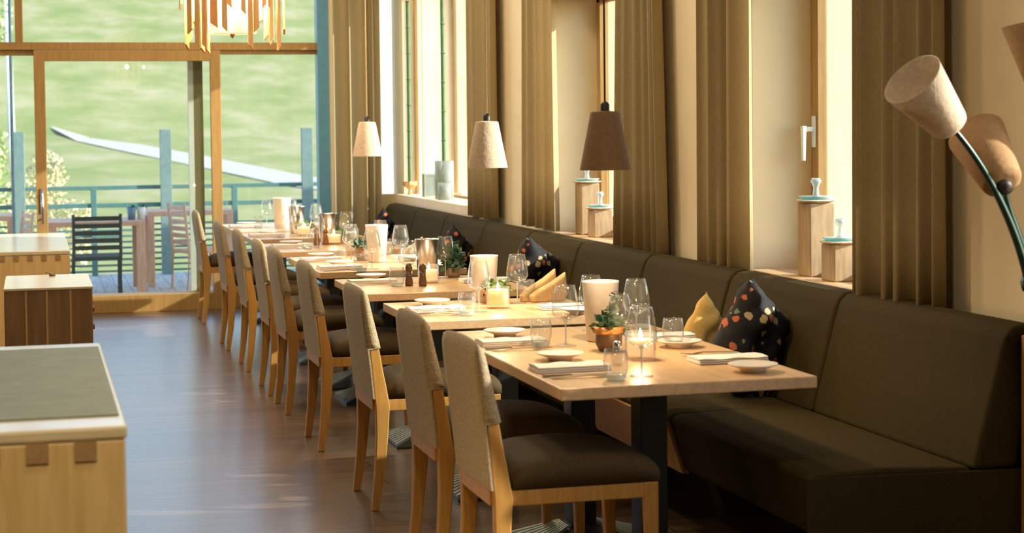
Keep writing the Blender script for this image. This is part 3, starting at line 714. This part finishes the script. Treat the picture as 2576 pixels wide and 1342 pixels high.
def proto_fork():
    bm = bmesh.new()
    loft(bm, [[(-0.105, -0.009, 0), (-0.105, 0.009, 0), (-0.105, 0.009, 0.004), (-0.105, -0.009, 0.004)], [(0.02, -0.004, 0.006), (0.02, 0.004, 0.006), (0.02, 0.004, 0.010), (0.02, -0.004, 0.010)],
              [(0.045, -0.012, 0.003), (0.045, 0.012, 0.003), (0.045, 0.012, 0.006), (0.045, -0.012, 0.006)], [(0.06, -0.012, 0.001), (0.06, 0.012, 0.001), (0.06, 0.012, 0.004), (0.06, -0.012, 0.004)]])
    for k in range(4):
        y = -0.012+k*0.0066; loft(bm, [[(0.06, y, 0.001), (0.06, y+0.004, 0.001), (0.06, y+0.004, 0.004), (0.06, y, 0.004)], [(0.105, y+0.001, 0.007), (0.105, y+0.003, 0.007), (0.105, y+0.003, 0.009), (0.105, y+0.001, 0.009)]])
    return tag(new_obj('fork', bm, 'cutlery'), 'x', 'fork')
PROTO = {}
MK = {'wine': proto_wine, 'tumbler': proto_tumbler, 'saucer': proto_saucer, 'napkin': proto_napkin, 'knife': proto_knife, 'fork': proto_fork}
GR = {'wine': WG, 'tumbler': 'water tumblers on the dining tables', 'saucer': 'bread plates at the places', 'napkin': 'folded napkins at the places', 'knife': 'knives at the places', 'fork': 'forks at the places'}
def put(kind, x, y, rz, label, s=1.0, z=TZ):
    if kind not in PROTO:
        o = MK[kind](); PROTO[kind] = o; o.location = (x, y, z); o.rotation_euler = (0, 0, rz)
    else: o = dup(PROTO[kind], (x, y, z), rz)
    o['label'] = label; o['group'] = GR[kind]; o.scale = (s, s, s)
    return o
NM = ['nearest table', 'second table', 'third table', 'fourth table', 'fifth table', 'sixth table', 'farthest table']
# aisle side places: (table index, y of place, which)
AISLE = [(0, 5.42, 'front place'), (0, 6.14, 'rear place'), (1, 7.38, ''), (2, 8.84, ''), (3, 9.83, 'front place'), (3, 10.50, 'rear place'), (4, 11.78, ''), (5, 13.08, ''), (6, 14.42, '')]
for ti, y, wh in AISLE:
    w = ('aisle-side %s of the %s' % (wh, NM[ti])) if wh else 'aisle-side place of the %s' % NM[ti]
    put('napkin', 1.635, y, 0.02, 'white folded napkin on the %s' % w)
    put('saucer', 1.675, y+0.24, 0, 'white bread plate on the %s' % w)
    put('knife', 1.615, y-0.135, 0.03, 'steel knife on the %s' % w)
    put('fork', 1.625, y-0.19, -0.05, 'steel fork on the %s' % w)
    put('tumbler', 1.715 if wh != 'front place' or ti else 1.70, y-0.24 if ti else (y-0.27 if y < 6 else y-0.11), 0, 'clear tumbler on the %s' % w)
    put('wine', 1.80, y-0.10 if ti else (y-0.22 if y < 6 else y-0.13), 0, 'wine glass on the %s' % w)
BENCH = [(0, 5.44, 'front place'), (0, 6.10, 'rear place'), (1, 7.28, ''), (2, 8.70, ''), (3, 9.86, 'front place'), (3, 10.48, 'rear place'), (4, 11.72, ''), (5, 13.05, ''), (6, 14.35, '')]
for ti, y, wh in BENCH:
    w = ('bench-side %s of the %s' % (wh, NM[ti])) if wh else 'bench-side place of the %s' % NM[ti]
    put('napkin', 2.18, y, PI, 'white folded napkin on the %s' % w)
    put('saucer', 2.165, y-0.25, 0, 'white bread plate on the %s' % w)
    put('knife', 2.20, y+0.13, PI-0.04, 'steel knife on the %s' % w)
    put('fork', 2.19, y+0.19, PI+0.1, 'steel fork on the %s' % w)
    if ti == 0 and y < 6: put('tumbler', 2.16, 5.90, 0, 'clear tumbler on the %s' % w); put('wine', 1.93, 5.80, 0, 'wine glass on the %s' % w, 0.92)
    elif ti == 0: put('tumbler', 2.22, 6.42, 0, 'clear tumbler on the %s' % w); put('wine', 2.10, 6.12, 0, 'tall wine glass on the %s' % w, 1.02)
    else:
        put('tumbler', 2.11, y+0.36, 0, 'clear tumbler on the %s' % w); put('wine', 2.05, y+0.30, 0, 'wine glass on the %s' % w)
put('wine', 2.03, 6.44, 0, 'wine glass partly hidden behind the white cooler of the nearest table', 0.98)

# white wine coolers
def cooler(label, x, y, m='bisque', s=1.0):
    o = new_obj('wine_cooler', lathe(bmesh.new(), [(0.0, 0.0), (0.046, 0.0), (0.051, 0.004), (0.066, 0.212), (0.0665, 0.216), (0.061, 0.216), (0.058, 0.205), (0.046, 0.012), (0, 0.010)], 40), m, smooth=True)
    o.location = (x, y, TZ); o.scale = (s, s, s)
    return tag(o, label, 'wine cooler', 'wine coolers on the dining tables')
cooler('white cylindrical wine cooler behind the round plant pot on the nearest table', 1.965, 6.12)
cooler('pinkish white wine cooler with plant before it on the second table', 1.93, 7.70, s=0.95)
cooler('shiny metal wine cooler behind the mills on the third table', 1.95, 8.98, 'chrome', 0.95)
cooler('tall white wine cooler standing alone at front of the fourth table', 1.925, 10.24)
cooler('grey wine cooler with bright rim on the fifth table', 1.93, 12.05, 'chrome', 0.95)
cooler('metal wine cooler behind the candle on the sixth table', 1.90, 13.32, 'chrome', 0.95)
cooler('tall white wine cooler on the farthest table', 1.90, 14.15, s=1.1)

def candle(label, x, y, amber=False, power=1.2):
    t = thing('candle_glass', label, 'candle', (x, y, TZ), 0, 'candles on the dining tables'); t.scale = (1.2, 1.2, 1.1)
    r = 0.040
    g = new_obj('holder', lathe(bmesh.new(), [(0.0, 0), (r, 0), (r+0.003, 0.01), (r+0.003, 0.082), (r, 0.082), (r, 0.012), (0, 0.010)], 30), 'glass', t, smooth=True)
    wx = new_obj('wax', lathe(bmesh.new(), [(0.0, 0.012), (r-0.003, 0.012), (r-0.003, 0.06 if not amber else 0.072), (0.0, 0.058 if not amber else 0.070)], 26), 'amberwax' if amber else 'wax', t, smooth=True)
    fz = 0.062 if not amber else 0.073
    new_obj('flame', lathe(bmesh.new(), [(0.0005, fz), (0.005, fz+0.006), (0.006, fz+0.011), (0.003, fz+0.02), (0.0005, fz+0.03)], 12), 'flame', wx, smooth=True)
    l = bpy.data.lights.new('candle_light', 'POINT'); l.energy = power; l.color = (1.0, 0.62, 0.3); l.shadow_soft_size = 0.012
    lo = bpy.data.objects.new('candle_light', l); COL.objects.link(lo); lo.location = (0, 0, fz+0.045); lo.parent = t
candle('lit candle in a clear glass at the middle of the nearest table', 1.935, 5.60, power=1.6)
candle('amber glowing candle glass on the second table', 1.915, 7.40, True, 1.2)
candle('lit pale candle beside the dark mills on the third table', 1.905, 8.74)
candle('lit candle behind the clay pot on the fourth table', 1.93, 10.72)
candle('lit candle right of the amber mills on the fifth table', 1.95, 11.93)
candle('lit candle on the sixth table', 1.90, 12.98)

def plant(label, x, y, pm, lm, r, h, n, leafsize, spread, top, seed, wrap=False, sprig=None):
    t = thing('potted_plant', label, 'potted plant', (x, y, TZ), 0, 'small potted plants on the dining tables')
    new_obj('pot', lathe(bmesh.new(), [(0, 0), (r*0.72, 0), (r, h*0.35), (r*0.97, h*0.8), (r*0.8, h), (r*0.72, h), (r*0.85, h*0.8), (0, h*0.7)], 28), pm, t, smooth=True)
    rr = random.Random(seed); cs = []
    for _ in range(n):
        a = rr.uniform(0, 2*PI); q = rr.random()**0.6*spread; cs.append((q*math.cos(a), q*math.sin(a), h*0.85+rr.random()*top*(1-0.5*q/spread)))
    if sprig:
        for _ in range(45):
            u = rr.random(); cs.append((sprig[0]*u+rr.gauss(0, .010), sprig[1]*u+rr.gauss(0, .010), h+sprig[2]*u+rr.gauss(0, .012)))
    new_obj('leaves', leaf_quads(bmesh.new(), cs, leafsize, rr), lm, t)
    if wrap:
        new_obj('bark_collar', lathe(bmesh.new(), [(r*0.9, h*0.75), (r*1.15, h*0.85), (r*1.25, h*1.08), (r*1.05, h*1.15), (r*0.9, h*0.9)], 11), 'bark', t)
plant('dark round pot with orange bark collar and green sprigs on the nearest table', 1.90, 5.83, 'pot', 'leaf_blue', 0.046, 0.075, 210, 0.030, 0.050, 0.065, 4, True, (0.06, 0.10, 0.10))
plant('orange bark pot with dark leaves before the cooler on the second table', 1.95, 7.58, 'bark', 'leaf', 0.050, 0.055, 130, 0.03, 0.055, 0.06, 5, True)
plant('bushy green needle plant right of the shiny cooler on the third table', 2.10, 9.03, 'claypot', 'leaf_blue', 0.04, 0.05, 260, 0.035, 0.05, 0.14, 6)
plant('taupe clay pot with leaves left of the tall white cooler', 1.865, 10.38, 'claypot', 'leaf_blue', 0.042, 0.09, 120, 0.032, 0.05, 0.05, 7)
plant('low pot with green and brown leaves on the fifth table', 2.0, 12.12, 'bark', 'leaf', 0.045, 0.05, 120, 0.03, 0.06, 0.06, 8)
plant('small leafy pot beside the candle on the sixth table', 1.93, 13.15, 'bark', 'leaf', 0.045, 0.05, 120, 0.03, 0.06, 0.06, 9)

def mill(label, x, y, m='mill', s=1.0):
    t = thing('pepper_mill', label, 'mill', (x, y, TZ), 0, 'salt and pepper mills')
    new_obj('body', lathe(bmesh.new(), [(0, 0), (0.020, 0), (0.021, 0.02), (0.016, 0.05), (0.017, 0.075), (0, 0.076)], 22), m, t, smooth=True)
    new_obj('head', lathe(bmesh.new(), [(0, 0.077), (0.017, 0.077), (0.019, 0.095), (0.014, 0.113), (0, 0.118)], 22), m, t, smooth=True)
    t.scale = (s, s, s)
mill('dark wooden mill left of its twin on the third table', 1.775, 8.60, s=0.95)
mill('dark wooden mill beside the candle on the third table', 1.835, 8.56, s=0.95)
MT['ambermill'] = simple('amber_mill_wood', (0.32, 0.15, 0.05), 0.3)
mill('amber brown mill on the left of the pair on the fifth table', 1.825, 11.88, 'ambermill')
mill('amber brown mill right of its twin on the fifth table', 1.89, 11.90, 'ambermill')
t = thing('salt_shaker', 'small glass shaker with metal cap before the plant pot on the nearest table', 'shaker', (1.82, 5.50, TZ))
new_obj('shaker_body', lathe(bmesh.new(), [(0, 0), (0.016, 0), (0.017, 0.03), (0.012, 0.055), (0, 0.055)], 18), 'tumbler', t, smooth=True)
new_obj('cap', lathe(bmesh.new(), [(0.012, 0.055), (0.012, 0.068), (0.007, 0.075), (0, 0.076)], 18), 'chrome', t, smooth=True)

def pouch(label, x, y, s=1.0, rz=0.0):
    # two pointed linen flaps folded like an open bag
    t = thing('bread_pouch', label, 'bread pouch', (x, y, TZ), rz, 'ochre linen bread pouches')
    for k, (dx, hh) in enumerate(((0.0, 0.150), (0.04, 0.135))):
        bm = bmesh.new(); secs = []
        outline = [(-0.095, 0.0), (0.075, 0.0), (0.095, 0.03), (0.085, hh), (0.02, hh*0.70), (-0.07, hh*0.38), (-0.10, 0.03)]
        bul = 0.022
        for yy, sc in ((-bul, 0.86), (-bul*0.5, 0.98), (0, 1.0), (bul*0.5, 0.98), (bul, 0.86)):
            secs.append([(dx*0.8+px*sc, yy-dx*1.1, pz*(sc if pz > 0.01 else 1)) for px, pz in outline])
        loft(bm, secs); new_obj('flap', bm, 'ochre_linen', t, smooth=False, bevel=0.005)
    t.scale = (s, s, s)
pouch('ochre linen bread pouch with two pointed flaps on the second table', 2.165, 7.64, 0.95, 0.15)
pouch('ochre linen bread pouch behind the tumbler on the third table', 2.24, 9.02, 0.7, 0.5)
pouch('ochre linen bread pouch at bench side of the fourth table', 2.24, 10.70, 0.75, 0.3)

# ------------------------------------------------------------------ cushions on the bench
def cushion(label, loc, rot, size, m, thick=0.13):
    bm = bmesh.new(); N = 22; top, bot = {}, {}
    for i in range(N+1):
        for j in range(N+1):
            u, v = 2*i/N-1, 2*j/N-1
            pin = 1-0.10*(1-abs(u)**2)*abs(v)**3 - 0.10*(1-abs(v)**2)*abs(u)**3
            x = u*size/2*(1-0.09*(1-v*v)*0+0.0)*(1-0.08*(1-v*v)*abs(u)**2); z = v*size/2*(1-0.08*(1-u*u)*abs(v)**2)
            hgt = thick/2*((1-u**4)*(1-v**4))**0.55*(1+0.16*math.sin(7*u+3*v)*math.cos(5*v-2*u)+0.10*math.sin(13*v*u+4*u))
            top[i, j] = bm.verts.new((x, hgt, z))
            if 0 < i < N and 0 < j < N: bot[i, j] = bm.verts.new((x, -hgt, z))
            else: bot[i, j] = top[i, j]
    for i in range(N):
        for j in range(N):
            for g in (top, bot):
                q = [g[i, j], g[i+1, j], g[i+1, j+1], g[i, j+1]]
                q2 = []
                for e in q:
                    if e not in q2: q2.append(e)
                if len(q2) > 2:
                    try: bm.faces.new(q2)
                    except ValueError: pass
    o = new_obj('cushion', bm, m, smooth=True); o.location = loc; o.rotation_euler = rot
    return tag(o, label, 'cushion', 'cushions on the wall bench')
R = math.radians
cushion('black floral cushion leaning on the bench behind the nearest table', (2.70, 6.50, 0.655), (R(12), R(33), R(38)), 0.42, 'floral', 0.16)
cushion('mustard yellow cushion standing on its corner behind the nearest table', (2.66, 6.90, 0.63), (R(8), R(42), R(40)), 0.30, 'yellow', 0.10)
cushion('black floral cushion on the bench behind the second table', (2.72, 9.72, 0.65), (R(12), R(25), R(38)), 0.42, 'floral', 0.16)
cushion('small dark cushion on the bench behind the third table', (2.74, 11.75, 0.65), (R(10), R(35), R(40)), 0.33, 'floral')
cushion('small dark pointed cushion at the far end of the bench', (2.74, 14.3, 0.66), (R(8), R(40), R(45)), 0.33, 'floral')

# ------------------------------------------------------------------ pendant lamps
def pendant(label, x, y, z0, m, cordm, power):
    t = thing('pendant_lamp', label, 'lamp', (x, y, z0), 0, 'pendant lamps over the dining tables')
    new_obj('lamp_shade', lathe(bmesh.new(), [(0.088, 0.0), (0.050, 0.196), (0.046, 0.200), (0.012, 0.203), (0.012, 0.199), (0.044, 0.196), (0.048, 0.192), (0.0855, 0.0)], 40), m, t, smooth=True)
    bm = bmesh.new(); lathe(bm, [(0.0, 0.10), (0.016, 0.10), (0.016, 0.225), (0.007, 0.235), (0, 0.235)], 16); sk_ = new_obj('socket', bm, 'darkcord', t, smooth=True)
    new_obj('cord', tube(bmesh.new(), [(0, 0, 0.23), (0, 0, CEIL-z0)], 0.0035, 8), cordm, t)
    new_obj('bulb', lathe(bmesh.new(), [(0.001, 0.045), (0.022, 0.055), (0.029, 0.075), (0.016, 0.10), (0, 0.10)], 18), 'bulb', sk_, smooth=True)
    l = bpy.data.lights.new('bulb_light', 'POINT'); l.energy = power; l.color = (1.0, 0.72, 0.42); l.shadow_soft_size = 0.03
    lo = bpy.data.objects.new('bulb_light', l); COL.objects.link(lo); lo.location = (0, 0, 0.035); lo.parent = t
pendant('pale felt pendant lamp farthest from the camera, before the corner curtain', 1.90, 10.36, 1.365, 'felt', 'cord', 18)
pendant('pale felt pendant lamp hanging before the taupe curtain, middle of three', 1.90, 7.50, 1.35, 'felt', 'cord', 18)
pendant('brown felt pendant lamp nearest the camera before the flared curtain', 1.90, 5.85, 1.373, 'felt_dark', 'darkcord', 19)

# ------------------------------------------------------------------ chandelier
CX, CY = 1.085, 10.0
ch = thing('chandelier', 'round chandelier of hanging pointed wood slats around a lit shade', 'chandelier', (CX, CY, 1.96))
new_obj('inner_shade', lathe(bmesh.new(), [(0.132, 0.10), (0.132, 0.62), (0.128, 0.62), (0.128, 0.104), (0.0, 0.104), (0.0, 0.10)], 40), 'lit_shade', ch, smooth=False)
new_obj('finial', lathe(bmesh.new(), [(0.0, 0.072), (0.010, 0.085), (0.016, 0.098), (0, 0.10)], 14), 'oak', ch, smooth=True)
new_obj('hanging_rod', tube(bmesh.new(), [(0, 0, 0.60), (0, 0, CEIL-1.96)], 0.006), 'chrome', ch)
bm = bmesh.new(); lathe(bm, [(0.27, 0.70), (0.29, 0.70), (0.29, 0.72), (0.27, 0.72), (0.27, 0.70)], 40)
for a in range(4): bx(bm, -0.28 if a % 2 else -0.006, 0.28 if a % 2 else 0.006, -0.006 if a % 2 else -0.28, 0.006 if a % 2 else 0.28, 0.702, 0.714)
new_obj('ring', bm, 'oak', ch)
# x offset across the view, drop of the tip, half width, ring side
SL = [(-.283, .23, .016, 1), (-.243, .09, .018, 1), (-.236, .02, .012, -1), (-.215, .06, .013, -1), (-.208, .010, .013, 1), (-.190, .155, .014, -1), (-.170, .005, .013, 1), (-.150, .002, .013, -1),
      (-.118, .12, .018, 1), (-.115, .000, .011, -1), (-.070, .095, .012, 1), (-.045, .225, .014, 1), (.000, .150, .012, -1), (.03, .19, .011, 1), (.066, .175, .012, -1), (.071, .000, .012, 1),
      (.105, .095, .013, 1), (.125, .092, .012, -1), (.150, .225, .013, 1), (.170, .16, .018, -1), (.190, .040, .012, 1), (.212, .075, .012, -1), (.235, .000, .013, 1), (.240, .045, .010, -1), (.283, .095, .010, 1)]
rr = random.Random(11)
for xo, drop, hw, sd_ in SL:
    r = 0.285 if abs(xo) > 0.2 else rr.uniform(0.22, 0.285)
    yo = -sd_*math.sqrt(max(0.0004, r*r-xo*xo)) if r > abs(xo) else 0.0
    zz = 1.0 if False else 0.0
    hw *= 1.2; a = math.atan2(xo, -yo)*1.0; tip = rr.choice((-1, 1)); th = 0.006
    ca, sa = math.cos(a), math.sin(a)
    def P(u, v, z): return (xo+u*ca-v*sa, yo+u*sa+v*ca, z)
    lo_l, lo_r = (drop, drop+0.028) if tip > 0 else (drop+0.028, drop)
    secs = [[P(-hw, -th, lo_l), P(hw, -th, lo_r), P(hw, -th, 0.74), P(-hw, -th, 0.74)], [P(-hw, th, lo_l), P(hw, th, lo_r), P(hw, th, 0.74), P(-hw, th, 0.74)]]
    new_obj('slat', loft(bmesh.new(), secs), 'slat', ch, bevel=0.001)
l = bpy.data.lights.new('chandelier_light', 'POINT'); l.energy = 34; l.color = (1.0, 0.74, 0.45); l.shadow_soft_size = 0.05
lo = bpy.data.objects.new('chandelier_light', l); COL.objects.link(lo); lo.location = (0, 0, 0.40); lo.parent = ch
for k in range(5):   # small bulbs between shade and slats
    a = 2*PI*k/5+0.5
    l = bpy.data.lights.new('chandelier_bulb_light', 'POINT'); l.energy = 8; l.color = (1.0, 0.72, 0.42); l.shadow_soft_size = 0.02
    lo = bpy.data.objects.new('chandelier_bulb_light', l); COL.objects.link(lo); lo.location = (0.19*math.cos(a), 0.19*math.sin(a), 0.30); lo.parent = ch

# ------------------------------------------------------------------ arching floor lamp at the right
fl = thing('floor_lamp', 'tall floor lamp with dark bent arms and felt cup shades at right edge', 'lamp', (2.80, 4.62, 0))
new_obj('base', lathe(bmesh.new(), [(0, 0), (0.14, 0), (0.14, 0.012), (0.02, 0.03), (0, 0.03)], 32), 'teal', fl, smooth=True)
new_obj('pole', tube(bmesh.new(), [(0, 0, 0.02), (0, 0, 1.06)], 0.014, 12), 'teal', fl, smooth=True)
new_obj('joint', lathe(bmesh.new(), [(0, 1.02), (0.028, 1.03), (0.034, 1.055), (0.028, 1.08), (0, 1.09)], 18), 'teal', fl, smooth=True)
def fl_shade(open_c, neck_c, ro, rn, m, body_len=None):
    a = Vector(open_c)-Vector((2.80, 4.62, 0)); b = Vector(neck_c)-Vector((2.80, 4.62, 0)); ax = (a-b).normalized(); L = (a-b).length
    q = ax.to_track_quat('Z', 'Y').to_matrix().to_4x4()
    bm = bmesh.new()
    lathe(bm, [(0.0, -0.006), (rn*0.6, -0.004), (rn*0.93, 0.002), (rn, 0.012), (ro, L), (ro-0.003, L), (rn-0.004, 0.014), (0, 0.010)], 40)
    bmesh.ops.transform(bm, matrix=Matrix.Translation(b) @ q, verts=bm.verts[:])
    return new_obj('lamp_shade', bm, m, fl, smooth=True)
def fl_arm(pts, r=0.010):
    o = Vector((2.80, 4.62, 0)); new_obj('arm', tube(bmesh.new(), [Vector(p)-o for p in bez(*pts, n=18)], [0.0075+0.006*i/18 for i in range(19)], 12), 'teal', fl, smooth=True)
fl_shade((2.386, 4.56, 1.645), (2.528, 4.60, 1.513), 0.091, 0.056, 'felt')
fl_arm(((2.53, 4.60, 1.510), (2.64, 4.60, 1.40), (2.74, 4.60, 1.22), (2.79, 4.62, 1.05)))
fl_shade((2.70, 4.76, 1.485), (2.70, 4.61, 1.345), 0.086, 0.060, 'felt_unlit')
fl_arm(((2.700, 4.605, 1.34), (2.73, 4.64, 1.26), (2.77, 4.62, 1.18), (2.80, 4.62, 1.06)))
o = Vector((2.80, 4.62, 0))
bm = bmesh.new(); tube(bm, [Vector((2.700, 4.615, 1.35))-o, Vector((2.700, 4.59, 1.325))-o], [0.024, 0.020], 14); new_obj('socket', bm, 'darkcord', fl, smooth=True)
fl_shade((2.80, 4.62, 1.81), (2.84, 4.62, 1.62), 0.088, 0.05, 'felt_unlit')
fl_arm(((2.84, 4.62, 1.62), (2.86, 4.62, 1.45), (2.85, 4.62, 1.2), (2.80, 4.62, 1.06)))

# ------------------------------------------------------------------ window sill decoration
def pedestal(label, x, y, z, w, h, dishlab):
    t = thing('wood_pedestal', label, 'wooden block', (x, y, z))
    new_obj('block', box(-w/2, w/2, -w*0.55, w*0.55, 0, h-0.014), 'log', t, bevel=0.006)
    bm = bmesh.new(); lathe(bm, [(0, h-0.014), (w*0.62, h-0.012), (w*0.76, h-0.004), (w*0.70, h), (0, h)], 13); o = new_obj('frayed_top', bm, 'log_top', t); o['label'] = 'pale frayed top'
    g = thing('glass_candlestick', dishlab, 'candlestick', (x, y, z+h))
    new_obj('dish', lathe(bmesh.new(), [(0, 0.001), (w*0.5, 0.001), (w*0.66, 0.012), (w*0.64, 0.014), (0.02, 0.006), (0, 0.006)], 30), 'teal_glass', g, smooth=True)
    new_obj('stick', lathe(bmesh.new(), [(0.0, 0.006), (0.028, 0.007), (0.014, 0.02), (0.011, 0.05), (0.018, 0.066), (0.024, 0.075), (0.018, 0.09), (0.014, 0.075), (0, 0.07)], 22), 'glass_base', g, smooth=True)
    return t
pedestal('tall wooden block on the sill of the nearest window', 3.20, 6.975, 0.88, 0.115, 0.325, 'glass candlestick on turquoise dish on the tall block, nearest window')
pedestal('short wooden block on the sill of the nearest window', 3.19, 6.72, 0.88, 0.115, 0.165, 'glass candlestick on turquoise dish on the short block, nearest window')
pedestal('tall grey wooden block on the sill of the middle window', 3.20, 10.21, 0.88, 0.115, 0.32, 'glass candlestick on turquoise dish on the tall block, middle window')
pedestal('short grey wooden block on the sill of the middle window', 3.19, 9.93, 0.88, 0.115, 0.175, 'glass candlestick on turquoise dish on the short block, middle window')

def vase(name, label, x, y, r, h, m):
    o = new_obj(name, lathe(bmesh.new(), [(0, 0), (r, 0), (r, h), (r-0.005, h), (r-0.005, 0.012), (0, 0.01)], 32), m, smooth=False)
    for p in o.data.polygons: p.use_smooth = abs(p.normal.z) < 0.5
    o.location = (x, y, 0.961); return tag(o, label, 'vase')
vase('glass_vase', 'tall frosted cylindrical glass vase on the far window sill', 3.17, 13.92, 0.075, 0.305, 'vase_glass')
vase('glass_vase', 'short clear cylindrical glass vase before the tall one', 3.12, 13.70, 0.052, 0.135, 'vase_glass')
t = thing('square_lantern', 'grey green square lantern left of the tall glass vase', 'lantern', (3.165, 14.46, 0.961))
bm = bmesh.new(); bx(bm, -0.05, 0.05, -0.05, 0.05, 0.0, 0.012); bx(bm, -0.05, 0.05, -0.05, 0.05, 0.178, 0.19)
for sx in (-1, 1):
    for sy in (-1, 1): a, b = sorted((sx*0.05, sx*0.042)); c, e = sorted((sy*0.05, sy*0.042)); bx(bm, a, b, c, e, 0.012, 0.178)
new_obj('lantern_frame', bm, 'greybox', t)
bm = bmesh.new()
for s in (-1, 1): bx(bm, s*0.046-0.001, s*0.046+0.001, -0.042, 0.042, 0.012, 0.178); bx(bm, -0.042, 0.042, s*0.046-0.001, s*0.046+0.001, 0.012, 0.178)
new_obj('lantern_glass', bm, 'vase_glass', t)
new_obj('pillar_candle', lathe(bmesh.new(), [(0, 0.012), (0.026, 0.012), (0.026, 0.10), (0, 0.10)], 20), 'ceramic', t, smooth=False)
def stalk(label, x, y, z0, h, r=0.016):
    pr = []; n = 7
    for k in range(n):
        z = h*k/n; pr += [(r, z), (r, z+h/n-0.016), (r*1.35, z+h/n-0.008), (r, z+h/n)]
    o = new_obj('green_stalk', lathe(bmesh.new(), pr, 12, cap0=True, cap1=True), 'stalk', smooth=False); o.location = (x, y, z0)
    return tag(o, label, 'stalk')
stalk('thin jointed green stalk rising out of the tall frosted vase', 3.17, 13.92, 0.975, 1.62)
stalk('thin jointed green stalk rising from the tan dried flower stand', 3.125, 15.05, 1.07, 1.55)
t = thing('flower_stand', 'small tan dried flower stand at the far end of the far window sill', 'ornament', (3.125, 15.05, 0.961))
new_obj('stand', lathe(bmesh.new(), [(0, 0), (0.03, 0), (0.012, 0.012), (0.010, 0.05), (0, 0.05)], 16), 'brownroot', t, smooth=True)
bm = bmesh.new(); rr = random.Random(2)
for k in range(9):
    a = 2*PI*k/9; c, s = math.cos(a), math.sin(a); w = 0.022; R0, R1 = 0.012, 0.060
    loft(bm, [[(R0*c+w*0.3*s, R0*s-w*0.3*c, 0.045), (R0*c-w*0.3*s, R0*s+w*0.3*c, 0.045), (R0*c-w*0.3*s, R0*s+w*0.3*c, 0.052), (R0*c+w*0.3*s, R0*s-w*0.3*c, 0.052)],
              [(R1*c+w*s, R1*s-w*c, 0.085), (R1*c-w*s, R1*s+w*c, 0.080), (R1*c-w*s, R1*s+w*c, 0.110), (R1*c+w*s, R1*s-w*c, 0.115)]])
new_obj('petals', bm, 'brownroot', t)

# ------------------------------------------------------------------ sideboards at the left
def fingers(parent, x0, x1, yf, zt, n, w, h, depth=0.004):
    st = (x1-x0)/n
    for k in range(n):
        o = new_obj('finger_joint', box(x0+k*st, x0+k*st+w, yf-depth, yf+0.03, zt-h, zt), 'joint', parent); o['label'] = 'darker end-grain finger joint'
t = thing('sideboard', 'light oak sideboard nearest the camera with grey green runner on top', 'sideboard', (-0.23, 4.62, 0))
new_obj('body', box(-0.40, 0.408, -0.775, 0.775, 0.06, 0.872), 'cabinet', t, bevel=0.006)
new_obj('top_panel', box(-0.404, 0.412, -0.778, 0.778, 0.8725, 0.90), 'cabinet_top', t, bevel=0.006)
fingers(t, -0.385, 0.40, -0.776, 0.872, 8, 0.045, 0.042)
new_obj('plinth', box(-0.36, 0.37, -0.74, 0.74, 0.0, 0.06), 'joint', t)
tag(new_obj('table_runner', box(-0.63, 0.172, 3.985, 5.28, 0.9005, 0.9035), 'runner'), 'grey green runner lying across the nearest sideboard', 'table runner')
t = thing('chest', 'brown boarded chest of drawers between the two pale sideboards', 'chest', (0.065, 9.62, 0))
new_obj('body', box(-0.215, 0.213, -0.42, 0.42, 0.05, 0.735), 'walnut', t, bevel=0.006)
new_obj('top_panel', box(-0.217, 0.217, -0.424, 0.424, 0.7355, 0.75), 'cabinet_top', t, bevel=0.004)
bm = bmesh.new()
for x in (-0.11, -0.01, 0.105): bx(bm, x-0.005, x+0.005, -0.4215, -0.4195, 0.05, 0.735)
o = new_obj('board_seams', bm, 'board_line', t); o['label'] = 'lighter seams between the boards'
for z in (0.62, 0.53): new_obj('knob', lathe(bmesh.new(), [(0, 0), (0.016, 0), (0.016, 0.012), (0, 0.014)], 16), 'mill', t, smooth=True); k = bpy.data.objects[-1] if False else None
for c, z in zip([c for c in t.children if c.name.startswith('knob')], (0.62, 0.53)): c.location = (0.213, -0.25, z); c.rotation_euler = (0, PI/2, 0)
new_obj('plinth', box(-0.19, 0.19, -0.39, 0.39, 0.0, 0.05), 'joint', t)
t = thing('metal_clip', 'tiny dark metal clip lying on the brown boarded chest', 'clip', (0.09, 9.93, 0.7515))
new_obj('clip_body', lathe(bmesh.new(), [(0, 0), (0.018, 0), (0.014, 0.012), (0.0, 0.016)], 12), 'mill', t, smooth=True)
new_obj('clip_arm', tube(bmesh.new(), [(0.0, 0, 0.012), (-0.035, 0.0, 0.020)], 0.003, 8), 'mill', t)
t = thing('sideboard', 'pale finger-jointed sideboard farthest from the camera, by the sliding door', 'sideboard', (0.0, 13.2, 0))
new_obj('body', box(-0.33, 0.225, -1.10, 1.05, 0.05, 0.722), 'cabinet', t, bevel=0.006)
new_obj('top_panel', box(-0.332, 0.228, -1.104, 1.054, 0.7225, 0.75), 'cabinet_top', t, bevel=0.005)
fingers(t, -0.31, 0.22, -1.101, 0.722, 6, 0.035, 0.035)
new_obj('plinth', box(-0.30, 0.20, -1.07, 1.02, 0.0, 0.05), 'joint', t)
